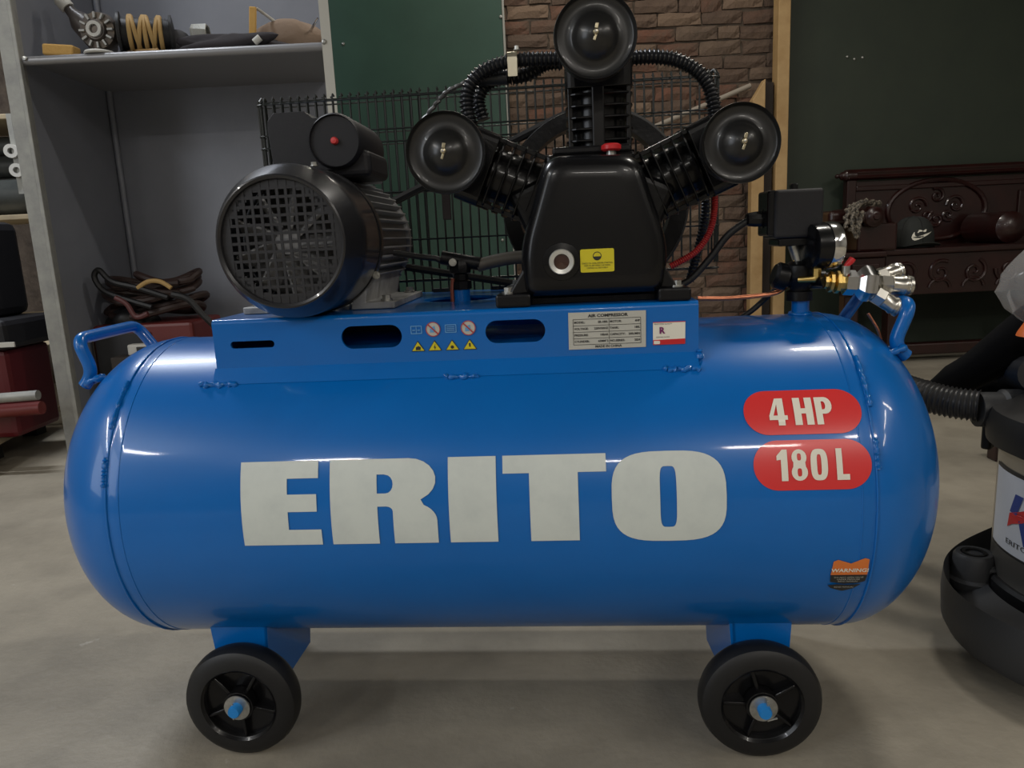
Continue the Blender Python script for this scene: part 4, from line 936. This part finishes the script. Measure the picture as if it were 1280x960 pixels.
MB().lathe([(0, -.0045), (.0035, -.004), (.0048, -.002), (.0048, .002)], (c1.x, -.055, c1.z), (0, 1, 0), 20).build('red_button', mat('button_red', (.62, .05, .05), .4), cp)
mo(MB().box((MX+.01, .04, MZ+.093), (.11, .13, .024)), 'box_pedestal', FINM, smooth=False, bevel=.004)
# motor pulley
PYB = .215
mo(MB().lathe([(.012, PYB-.02), (.036, PYB-.018), (.036, PYB-.012), (.030, PYB-.006), (.036, PYB), (.030, PYB+.006), (.036, PYB+.012), (.036, PYB+.018), (.012, PYB+.02)], (MX, 0, MZ), (0, 1, 0), 40), 'motor_pulley', BLACKM)

# ---------------- pump
FXc, FZc = .1625, .7225
def trap(y, k, dz=0.):                    # rounded trapezoid ring
    cx_, cz_ = .1475, .672
    pts = [(.0945, .772), (.2060, .768), (.2430, .655), (.2350, .600), (.0610, .600), (.0560, .655)]
    pts = [(cx_+(x-cx_)*k, cz_+(z-cz_)*k+dz) for x, z in pts]
    o = []
    m = len(pts); rs = [.022, .022, .03, .012, .012, .03]
    for i in range(m):
        a = Vector(pts[i-1]); b = Vector(pts[i]); c = Vector(pts[(i+1) % m]); u = (a-b).normalized(); v = (c-b).normalized(); r = rs[i]*k
        p0 = b+u*r; p1 = b+v*r
        for q in range(7): t_ = q/6; w_ = p0*(1-t_)**2+b*2*t_*(1-t_)+p1*t_*t_; o.append(Vector((w_.x, y, w_.y)))
    return o
pump = P(MB().loft([trap(.09, .9), trap(.10, .97), trap(.095, 1), trap(-.085, 1), trap(-.100, .985), trap(-.110, .955), trap(-.117, .90), trap(-.120, .84), trap(-.121, .70)][1:]), 'pump_crankcase', BLACK, ang=50)
pu = lambda mb, n, m, par=None, **kw: mb.build(n, m, par or pump, **kw)
sg = PL(702, 327, -.121)
pu(MB().ring([(.0095, -.128), (.0145, -.129), (.0155, -.127), (.0155, -.117), (.0095, -.117)], (sg.x, 0, sg.z), (0, 1, 0), 36), 'sight_glass_ring', mat('ring_nickel', (.7, .7, .66), .3, metal=.6))
pu(MB().lathe([(0, -.1255), (.0096, -.125), (.0096, -.117)], (sg.x, 0, sg.z), (0, 1, 0), 28), 'sight_glass', GLASSD)
pu(MB().ring([(.016, -.1235), (.0225, -.1225), (.0245, -.117), (.016, -.117)], (sg.x, 0, sg.z), (0, 1, 0), 36), 'glass_boss', BLACK)
la = PL(725, 312, -.1215); lb = PL(768, 339, -.1215)
yl = pu(MB().plate([rrect(la.x, lb.z, lb.x, la.z, .002)], fxz(-.1216), .0006), 'oil_label', YELLOW, smooth=False, label='yellow oil level label')
lcx, lcz = (la.x+lb.x)/2, la.z-.0085
MB().plate([circ(lcx, lcz, .0052, 24), circ(lcx, lcz, .0044, 24)], fxz(-.1221), .0003).build('label_mark', INK, yl, smooth=False)
MB().plate([[(lcx+.0046*math.cos(math.radians(a)), lcz-.0005+.0046*math.sin(math.radians(a))) for a in range(180, 361, 15)]], fxz(-.1221), .0003).build('label_mark', INK, yl, smooth=False)
for k, s_ in enumerate(('CHECK OIL LEVEL BEFORE STARTING', 'KEEP OIL BETWEEN THE MARKS', 'CHANGE OIL REGULARLY')):
    vs, fs = text2d(s_, .0026, 0, 1.); MB().add([Vector((lcx+v.x*.85, -.1223, lcz-.0085-.0028*k+v.y)) for v in vs], fs).build('label_text', INK, yl, smooth=False)
# feet
for s, xe in ((-1, .030), (1, .262)):
    xi = .066 if s < 0 else .230; xt = .074 if s < 0 else .226
    for y0 in (-.093, .06):
        t = MB(); t.plate([[(xi-s*.006, PZ+.016), (xe+s*-.010, PZ+.014), (xi+s*.002, .640), (xt, .690), (xi-s*.014, .690)]], fxz(y0), .030)
        ft = pu(t, 'pump_foot', BLACKM, smooth=False, bevel=.003)
        MB().box(((xe+xi)/2, y0, PZ+.0085), (abs(xi-xe)+.008, .05, .016)).build('foot_pad', BLACKM, ft, smooth=False, bevel=.003)
        bolt(MB(), (xe-s*.012, y0-.008, PZ+.0167), .0065, .006).build('foot_bolt', ZINC, ft)
pu(MB().box((.148, 0, PZ+.004), (.17, .16, .007)), 'sump', BLACKM, smooth=False)
# flywheel
FY_ = .2; FR = .147
fl = pu(MB().ring([(FR-.026, FY_-.020), (FR-.002, FY_-.020), (FR, FY_-.014), (FR-.006, FY_-.007), (FR, FY_), (FR-.006, FY_+.007), (FR, FY_+.014), (FR-.002, FY_+.020), (FR-.026, FY_+.020)], (FXc, 0, FZc), (0, 1, 0), 80), 'flywheel', BLACKM)
MB().lathe([(.012, FY_-.03), (.032, FY_-.028), (.032, FY_+.02), (.012, FY_+.022)], (FXc, 0, FZc), (0, 1, 0), 32).build('flywheel_hub', BLACKM, fl)
for k in range(5):
    an = 2*PI*k/5+.35; v = Vector((math.cos(an), 0, math.sin(an)))
    MB().box(Vector((FXc, FY_, FZc))+v*.075, (.10, .018, .034), Matrix.Rotation(-an, 3, 'Y')@Matrix.Rotation(.25, 3, 'X')).build('spoke', BLACKM, fl, smooth=False, bevel=.004)
pu(MB().cyl((FXc, .09, FZc), (FXc, FY_, FZc), .014, 20), 'crankshaft', ZINC)
# belts
for yy in (-.007, .007):
    a = Vector((MX, MZ)); b = Vector((FXc, FZc)); ra, rb = .033, FR-.002; dd = (b-a); L_ = dd.length; base = math.atan2(dd.y, dd.x); al_ = math.acos((ra-rb)/L_)
    pts = []
    for i in range(13): an = base+al_+(2*PI-2*al_)*i/12; pts.append((a.x+ra*math.cos(an), FY_+.0+yy, a.y+ra*math.sin(an)))
    for i in range(37): an = base-al_+(2*al_)*i/36; pts.append((b.x+rb*math.cos(an), FY_+.0+yy, b.y+rb*math.sin(an)))
    P(MB().tube(pts, .0062, 6, True), 'drive_belt', mat('belt_rubber', (.016, .016, .016), .6) if yy < 0 else bpy.data.materials['belt_rubber'])
# cylinders with square fins
def cylinder(base, dirv, ln, nm_fins, w=.046, head=True):
    base = Vector(base); a = Vector(dirv).normalized()
    c = P(MB().cyl(base, base+a*ln, .036, 32), 'pump_cylinder', BLACK)
    u = Vector((0, 1, 0)); v = a.cross(u).normalized()
    rotm = Matrix((v, u, a)).transposed()
    for k in range(nm_fins):
        h = base+a*(ln*(k+.6)/nm_fins)
        MB().plate([rrect(-w, -w, w, w, .018, 5)], Matrix.Translation(h)@rotm.to_4x4(), .0030).build('cooling_fin', BLACK, c, smooth=False, bevel=.0008, seg=1)
    fl_ = MB(); fl_.plate([rrect(-w*1.02, -w*1.02, w*1.02, w*1.02, .012, 4)], Matrix.Translation(base+a*.004)@rotm.to_4x4(), .010); fl_.build('base_flange', BLACK, c, smooth=False, bevel=.002)
    hd = MB(); hb_ = base+a*(ln+.018)
    hd.plate([rrect(-w*1.0, -w*1.0, w*1.0, w*1.0, .012, 4)], Matrix.Translation(hb_)@rotm.to_4x4(), .032)
    hd_ = P(hd, 'cylinder_head', BLACK, smooth=False, bevel=.003)
    for k in range(5):
        MB().box(hb_+a*.022+v*(-.036+.018*k), (.003, .08, .014), rotm).build('head_fin', BLACK, hd_, smooth=False)
    for sv in (-1, 1): MB().box(base+a*(ln*.5+.004)+Vector((0, -w*.80, 0))+v*sv*(w-.006), (.006, .006, ln), rotm).build('side_rail', BLACK, c, smooth=False, bevel=.001)
    for su in (-1, 1):
        for sv in (-1, 1): bolt(MB(), hb_+a*.0165+u*su*.034+v*sv*.036, .005, .008, a).build('head_bolt', ZINC if su < 0 else BLACK, hd_)
    return base, a, hb_, v
VC = PL(748, 150, 0.)
c_v = cylinder((VC.x, 0, .770), (0, 0, 1), .085, 6, .043)
LB = PL(700, 222, 0.); LE = PL(600, 182, 0.)
c_l = cylinder((.098, 0, .726), (LE.x-LB.x, 0, LE.z-LB.z), .085, 6, .048)
RB_ = PL(800, 212, 0.); RE_ = PL(893, 165, 0.)
c_r = cylinder((.210, 0, .724), (RE_.x-RB_.x, 0, RE_.z-RB_.z), .085, 6, .048)
pu(MB().box((VC.x-.002, -.0435, .815), (.016, .005, .085)), 'cylinder_rib', BLACK, smooth=False, bevel=.002)
pu(MB().box((.150, -.005, .766), (.112, .10, .020)), 'neck_flange', BLACK, smooth=False, bevel=.004)
pu(MB().box((.152, -.01, .780), (.100, .09, .010)), 'neck_flange', BLACKM, smooth=False, bevel=.003)
rc_ = PL(764, 178, -.065)
pu(MB().cyl((rc_.x, rc_.y+.004, rc_.z-.024), (rc_.x, rc_.y+.004, rc_.z-.009), .006, 14), 'filler_neck', ZINC)
pu(MB().lathe([(0, -.004), (.010, -.004), (.0125, -.002), (.0125, .003), (.009, .005), (0, .0055)], (rc_.x, rc_.y+.004, rc_.z-.006), (0, 0, 1), 20), 'filler_cap', REDP)
# side humps of crankcase holding the angled cylinders
for s, cx_ in ((-1, .098), (1, .204)):
    pu(MB().box((cx_+s*.004, .012, .710), (.080, .12, .080), Matrix.Rotation(s*.42, 3, 'Y')), 'cylinder_mount', BLACKM, smooth=False, bevel=.010, seg=3)
# air filters
def air_filter(px, py, rpx, yf=-.12):
    c = PL(px, py, yf); e = PL(px+rpx, py, yf); r = (e-c).length*1.01
    f = P(MB().lathe([(0, -.0125), (r*.10, -.0122), (r*.22, -.0105), (r*.36, -.0065), (r*.48, -.0005), (r*.55, .0045), (r*.60, .0062), (r*.72, .0070), (r*.90, .0070), (r*.955, .0050), (r*.97, .0015), (r*1.0, .0), (r*1.015, .003), (r*1.0, .007), (r*.96, .010), (r*.94, .036), (r*.6, .040), (.012, .040)], (c.x, c.y-.004, c.z), (0, 1, 0), 64), 'air_filter', FILT, ang=50)
    MB().lathe([(0, -.019), (.0016, -.0188), (.0018, -.012)], (c.x, c.y-.004, c.z), (0, 1, 0), 12).build('stud', NICKEL, f)
    wn = MB(); wn.lathe([(.0016, -.0175), (.0032, -.017), (.0036, -.013), (.0036, -.011)], (c.x, c.y-.004, c.z), (0, 1, 0), 12)
    wn.box((c.x+.0012, c.y-.0205, c.z+.0062), (.0040, .0016, .0060), Matrix.Rotation(.2, 3, 'Y')); wn.box((c.x-.0010, c.y-.0205, c.z-.0062), (.0032, .0016, .0066), Matrix.Rotation(.35, 3, 'Y'))
    wn.build('wing_nut', mat('old_brass', (.50, .44, .30), .32, metal=.9) if 'old_brass' not in bpy.data.materials else bpy.data.materials['old_brass'], f, bevel=.0006, seg=2)
    return c, r
fl1, r1_ = air_filter(557, 191, 49, -.115); ft1, r2_ = air_filter(744, 45, 51.5, -.115); fr1, r3_ = air_filter(926, 179, 49, -.115)
for (c, r_), hb_ in zip(((fl1, r1_), (ft1, r2_), (fr1, r3_)), (c_l[2], c_v[2], c_r[2])):
    P(MB().tube([Vector((c.x, c.y+.034, c.z)), Vector((c.x, c.y+.055, c.z)).lerp(hb_, .25), hb_.lerp(Vector((c.x, -.02, c.z)), .4)+Vector((0, -.03, 0)), hb_], .018, 18), 'inlet_elbow', BLACKM)
# ribbed hoses
yc = .01
def H(l, y): return [PL(a_, b_, y+(c_[0] if c_ else 0)) for a_, b_, *c_ in l]
P(ribbed(MB(), H([(590, 160), (584, 135), (585, 112), (600, 92), (625, 80), (655, 75), (700, 74)], yc), .0108, .0058, .0030, 16), 'intercooler_hose', HOSEK)
P(ribbed(MB(), H([(604, 150), (598, 126), (606, 108), (622, 99), (640, 97)], yc+.03), .0105, .0058, .0030, 16), 'intercooler_hose', HOSEK)
P(ribbed(MB(), H([(640, 97), (662, 92), (676, 82), (690, 78), (705, 78)], yc+.03), .0115, .0058, .0030, 16), 'intercooler_hose', HOSEK)
P(MB().tube(H([(598, 100), (615, 98), (634, 97)], yc+.02), .0095, 16), 'hose_cuff', mat('cuff_slate', (.03, .035, .045), .35))
P(ribbed(MB(), H([(785, 73), (815, 71), (845, 75), (870, 88), (886, 108), (893, 136), (893, 150)], yc), .0105, .0055, .0028, 16), 'intercooler_hose', HOSEK)
cl0 = PL(641, 78, yc)
clm = P(MB().ring([(.0118, -.0065), (.0132, -.0065), (.0132, .0065), (.0118, .0065)], cl0, (1, 0, .02), 28), 'hose_clamp', mat('clamp_steel', (.75, .70, .55), .3, metal=.9))
MB().plate([rrect(-.0062, -.012, .0062, .012, .001)], Matrix.Translation(cl0+Vector((0, -.0135, -.008)))@Matrix.Rotation(PI/2, 4, 'X'), .0014).build('clamp_plate', bpy.data.materials['clamp_steel'], clm, smooth=False)
bolt(MB(), cl0+Vector((.006, -.004, .014)), .003, .004).build('clamp_screw', ZINC, clm)
# braided cable at the left of the upper hose
P(MB().tube([p+Vector((.0012*math.cos(i*1.6), .0012*math.sin(i*1.6), 0)) for i, p in enumerate(spline(H([(528, 152), (545, 130), (560, 114), (580, 104), (600, 90)], .04), 10))], .0030, 8), 'breather_line', mat('braid', (.10, .10, .10), .4, metal=.5))
# red hose
P(ribbed(MB(), H([(893, 228), (893, 262), (886, 292), (868, 316), (838, 333)], .02), .0052, .0030, .0012, 12), 'red_hose', REDH)
P(MB().tube(H([(886, 222), (875, 236), (864, 248)], .01), .0065, 14), 'outlet_stub', DARKP)
P(ribbed(MB(), H([(880, 218), (882, 260), (878, 290), (868, 330), (862, 352)], .05), .0070, .0050, .0015, 12), 'outlet_hose', HOSEK)
q = PL(558, 255, .06); P(MB().box(q, (.012, .006, .045)), 'mounting_tab', mat('tab_brown', (.05, .04, .04), .6), smooth=False, bevel=.001)
# check valve in the platform hole
bs = PL(577, 380, -.0); bs = Vector((-.044, .03, 0))
s0 = PL(577, 368, .03)
P(MB().lathe([(.0125, -.05), (.0125, .012), (.0105, .014), (0, .0141)], (s0.x, .03, s0.z-.005), (0, 0, 1), 26), 'check_stub', BLUE)
cv = PL(576, 335, .03); zb_ = s0.z+.007
P(MB().lathe([(.011, zb_), (.0155, zb_+.001), (.0155, zb_+.012), (.011, zb_+.014), (.011, zb_+.022), (.015, zb_+.024), (.016, cv.z+.004), (.012, cv.z+.012), (.0, cv.z+.014)], (s0.x, .03, 0), (0, 0, 1), 8), 'check_valve', BLACKM)
P(MB().tube(H([(562, 330), (545, 323), (525, 321), (505, 318), (492, 316)], .03), .0042, 12), 'unloader_line', CABLEK)
P(MB().tube(H([(552, 322), (575, 326), (600, 330)], .03), .010, 14), 'valve_tee', BLACKM)
P(MB().tube(spline(H([(597, 332), (620, 326), (645, 322), (680, 320)], .03), 6), .0092, 16), 'delivery_hose', mat('khaki_hose', (.075, .065, .05), .5))
P(MB().tube(H([(566, 348), (565, 362), (566, 378)], .02), .0028, 10), 'copper_tube', mat('old_copper', (.32, .10, .07), .4, metal=.6))
P(bolt(MB(), PL(566, 328, .012), .004, .004, (0, -1, 0)), 'valve_screw', ZINC)

# ---------------- control group on the right
YM = .0
st = PL(1000, 398, YM); sx_ = st.x
P(MB().lathe([(.0115, HZ+RT-.012), (.0115, PL(1000, 375, YM).z), (0, PL(1000, 375, YM).z+.0005)], (sx_, YM, 0), (0, 0, 1), 26), 'outlet_pipe', BLUE)
P(bead('w', lambda t: (sx_+.0125*math.cos(6.28*t), YM+.0125*math.sin(6.28*t), HZ+RT+.001), 24, .003, 5, True), 'weld_spatter', BLUE, ang=60)
zm0, zm1 = PL(1000, 376, YM).z, PL(1000, 326, YM).z
mf = P(MB().lathe([(.010, zm0), (.017, zm0+.001), (.017, zm0+.013), (.013, zm0+.015), (.014, zm0+.02), (.019, zm0+.026), (.022, zm1-.02), (.020, zm1-.006), (.012, zm1), (0, zm1+.0005)], (sx_-.002, YM, 0), (0, 0, 1), 20), 'manifold', BLACKM)
k0 = PL(988, 350, YM)
MB().lathe([(.0, -.03), (.014, -.03), (.018, -.026), (.018, -.012), (.012, -.010), (.012, .02)], (k0.x+.006, YM, k0.z), (1, 0, -.3), 16).build('manifold_port', BLACKM, mf)
MB().lathe([(.012, 0), (.012, .03), (.009, .032), (.009, .045)], (sx_, YM, PL(1020, 350, YM).z), (1, -.05, .02), 16).build('manifold_port', BLACKM, mf)
# relief valve
rv = PL(996, 318, YM)
P(MB().hexa((rv.x, YM, zm1-.004), (rv.x, YM, rv.z+.002), .006), 'relief_valve', BRASS)
P(MB().cyl((rv.x, YM, rv.z), (rv.x, YM, rv.z+.012), .0042, 12), 'valve_stem', ZINC)
P(MB().cyl((rv.x+.011, YM+.004, zm1-.004), (rv.x+.011, YM+.004, rv.z+.016), .005, 12), 'valve_spring', mat('amber', (.55, .22, .04), .4))
# pressure switch
a = PL(976, 237, -.03); b = PL(1030, 296, -.03)
sw = P(MB().box(((a.x+b.x)/2-.004, 0., (a.z+b.z)/2), (b.x-a.x+.006, .06, a.z-b.z)), 'pressure_switch', DARKP, smooth=False, bevel=.004, seg=3)
MB().box((a.x-.009, .0, (a.z+b.z)/2+.002), (.012, .052, a.z-b.z-.004)).build('switch_side', BLACK, sw, smooth=False, bevel=.003)
MB().box(((a.x+b.x)/2-.002, 0., b.z-.005), (b.x-a.x-.004, .052, .010)).build('switch_base', BLACK, sw, smooth=False, bevel=.002)
MB().cyl(((a.x+b.x)/2-.002, 0, b.z-.009), (rv.x+.004, 0, zm1-.004), .0075, 14).build('switch_stem', ZINC, sw)
kq = PL(992, 236, -.0); MB().box((kq.x, 0, kq.z+.001), (.009, .012, .012)).build('switch_lever', BLACK, sw, smooth=False, bevel=.002)
# glands and cables
gl = PL(965, 273, 0.)
gd_ = MB(); gd_.lathe([(.007, -.034), (.009, -.032), (.0105, -.022), (.0105, -.014), (.013, -.013), (.013, -.004), (.0095, -.003), (.0095, .008)], gl, (1, 0, .0), 10); gd_.build('cable_gland', BLACK, sw)
P(MB().tube(spline(H([(942, 273), (928, 280), (908, 296), (888, 322), (862, 350), (835, 362)], .0), 8), .0048, 12), 'motor_cable', CABLEK)
P(MB().tube(spline(H([(982, 352), (962, 368), (940, 388), (915, 404), (895, 414)], .03), 8), .0040, 12), 'power_cable', CABLEK)
P(MB().tube(spline(H([(872, 373), (905, 373), (945, 370), (970, 366), (984, 356), (990, 344)], .01), 8), .0032, 12), 'copper_tube', COPPER)
# gauge: seen from behind, glass to the right
gc = PL(1020, 308, -.03); gdv = Vector((.985, .17, .0)).normalized()
gg = P(MB().lathe([(0, -.011), (.024, -.011), (.0285, -.008), (.0292, 0), (.0292, .012)], gc, gdv, 48), 'pressure_gauge', BLACK, label='round gauge seen from its black back, chrome bezel to the right')
MB().ring([(.0290, .010), (.0305, .010), (.0310, .012), (.0310, .022), (.0300, .025), (.0275, .025), (.0275, .012)], gc, gdv, 48).build('bezel', CHROME, gg)
MB().lathe([(0, .019), (.0276, .019)], gc, gdv, 40).build('dial_face', PAPER, gg)
MB().hexa(gc+Vector((.002, 0, -.040)), gc+Vector((.002, 0, -.028)), .0055).build('gauge_stem', BRASS, gg)
MB().tube([gc+Vector((-.018, .01, -.043)), gc+Vector((0, 0, -.042)), gc+Vector((.004, 0, -.036))], .0045, 12).build('stem_elbow', BRASS, gg)
# outlet fittings
y0 = -.04
pA = PL(1034, 352, y0); pB = PL(1137, 357, y0); ax_ = (pB-pA).normalized(); kf = (pB-pA).length/.104
sc_ = lambda pr_: [(a_*kf*1.08, b_*kf) for a_, b_ in pr_]
fit = P(MB().lathe(sc_([(.0085, -.004), (.0085, 0), (.0125, .002), (.0125, .006), (.0095, .008), (.0135, .010), (.0135, .0145), (.010, .016), (.010, .021)]), pA, ax_, 8), 'brass_coupling', BRASS)
P(MB().cyl(PL(1014, 350, 0.), pA, .008, 14), 'outlet_nipple', BLACKM)
o_ = pA+ax_*.020*kf
mfo = P(MB().lathe(sc_([(.009, 0), (.0150, .001), (.0150, .014), (.0125, .016), (.0190, .022), (.0215, .026), (.0215, .034), (.0190, .038), (.012, .041)]), o_, ax_, 6, phase=.5), 'air_splitter', CHROME, label='chrome three-way outlet splitter')
def coupler(p, d_, sc=1.):
    d_ = Vector(d_).normalized(); q_ = lambda l: [(a_*sc, b_*sc) for a_, b_ in l]
    c = P(MB().lathe(q_([(.007, -.010), (.0095, -.008), (.0095, .000), (.0080, .001), (.0080, .003), (.0135, .004), (.0140, .018), (.0125, .019)]), p, d_, 6), 'quick_coupler', NICKEL)
    MB().lathe(q_([(.011, .0185), (.0125, .019), (.0125, .032), (.0138, .034), (.0138, .037), (.0125, .038), (.0125, .041), (.0138, .042), (.0135, .046), (.009, .0465), (.007, .042), (0, .038)]), p, d_, 32).build('coupler_sleeve', NICKEL, c)
coupler(o_+ax_*.043*kf, ax_, kf*.92)
u0, u1 = PL(1093, 348, y0+.018), PL(1125, 338, y0+.030); coupler(u0, u1-u0, kf*.84)
u0, u1 = PL(1090, 366, y0-.008), PL(1119, 383, y0-.012); coupler(u0, u1-u0, kf*.86)
# ball valve lever
v0 = PL(1060, 345, y0-.002); v1 = PL(1063, 323, y0-.002)
P(MB().tube([v0+Vector((-.003, 0, .01)), v0+Vector((-.002, 0, .014)), v1+Vector((.001, 0, -.003)), v1+Vector((.003, 0, 0))], [.003, .0035, .0045, .0042], 12), 'valve_lever', REDP)
P(MB().cyl(v0+Vector((-.003, 0, .0)), v0+Vector((-.003, 0, .013)), .005, 12), 'valve_stem', ZINC)
P(MB().tube(spline([PL(1085, 392, .04), PL(1090, 400, .04), PL(1097, 412, .04), PL(1101, 424, .05)], 6), .0022, 8), 'drain_line', COPPER)

# ---------------- wire belt guard behind motor and pump
GX0, GX1, GZ0 = -.394, .369, PZ+.001
def gz(x, y): return .932-.034*(x-GX0)/(GX1-GX0)*0-.0+0*(y)
GF, GB = .236, .266; rc2 = (GB-GF)/2; ZT = .918
grd = P(MB().tube([(GX0+rc2, GF, ZT-.004), (GX1-rc2, GF, ZT-.004)], .0016, 6), 'belt_guard', WIRE, label='black wire belt guard behind motor and pump')
def stadium(off=0., n=8):
    pts = [(GX0+rc2, GF-off), (GX1-rc2, GF-off)]; pts = []
    for i in range(n+1): a = -PI/2+PI*i/n; pts.append((GX1-rc2+(rc2+off)*math.cos(a), (GF+GB)/2+(rc2+off)*math.sin(a)))
    for i in range(n+1): a = PI/2+PI*i/n; pts.append((GX0+rc2+(rc2+off)*math.cos(a), (GF+GB)/2+(rc2+off)*math.sin(a)))
    return pts
for z_ in (ZT-.006, .862, .842, .76, .68, .61):
    MB().tube([(x, y, z_) for x, y in stadium(.0015)], .0014, 5, True).build('hoop_wire', WIRE, grd)
pit = .0146; x = GX0+rc2; wm_f = None; me_w = None
def wire(x_, y_, z0, z1, nx=0., ny=-1.):
    # upright with its end hooked over the top
    p = [(x_, y_, z0), (x_, y_, z1), (x_-nx*.003, y_-ny*.003, z1+.006), (x_-nx*.010, y_-ny*.010, z1+.004)]
    return p
base_me = {}
def put_wire(x_, y_, z0, z1, an=0.):
    key = round(z1-z0, 3)
    if key not in base_me:
        L_ = z1-z0; o = MB().tube([(0, 0, 0), (0, 0, L_), (0, .004, L_+.005), (0, .011, L_+.003)], .0017, 5).build('upright_wire', WIRE, grd); base_me[key] = o.data
    else:
        o = bpy.data.objects.new('upright_wire', base_me[key]); COL.objects.link(o); o.parent = grd
    o.location = (x_, y_, z0); o.rotation_euler.z = an
while x < GX1-rc2+.001:
    # front wires stop above the pump and flywheel opening
    inpump = FXc-.02-FR < x < .36
    put_wire(x, GF, PZ+.001 if PXL < x < PXR else .62, ZT)
    if x < -.12: put_wire(x+.007, GB, .62, ZT, PI)
    
    x += pit
for s, cx_ in ((-1, GX0+rc2), (1, GX1-rc2)):
    for i in range(1, 6):
        a = -PI/2+s*PI*i/6; put_wire(cx_+rc2*math.cos(a), (GF+GB)/2+rc2*math.sin(a), .62, ZT, a+PI/2)
for x_ in (-.30, -.10, .0, .20):
    P(MB().box((x_, PB-.008, PZ+.003), (.03, .014, .006)), 'guard_clip', WIRE, smooth=False)
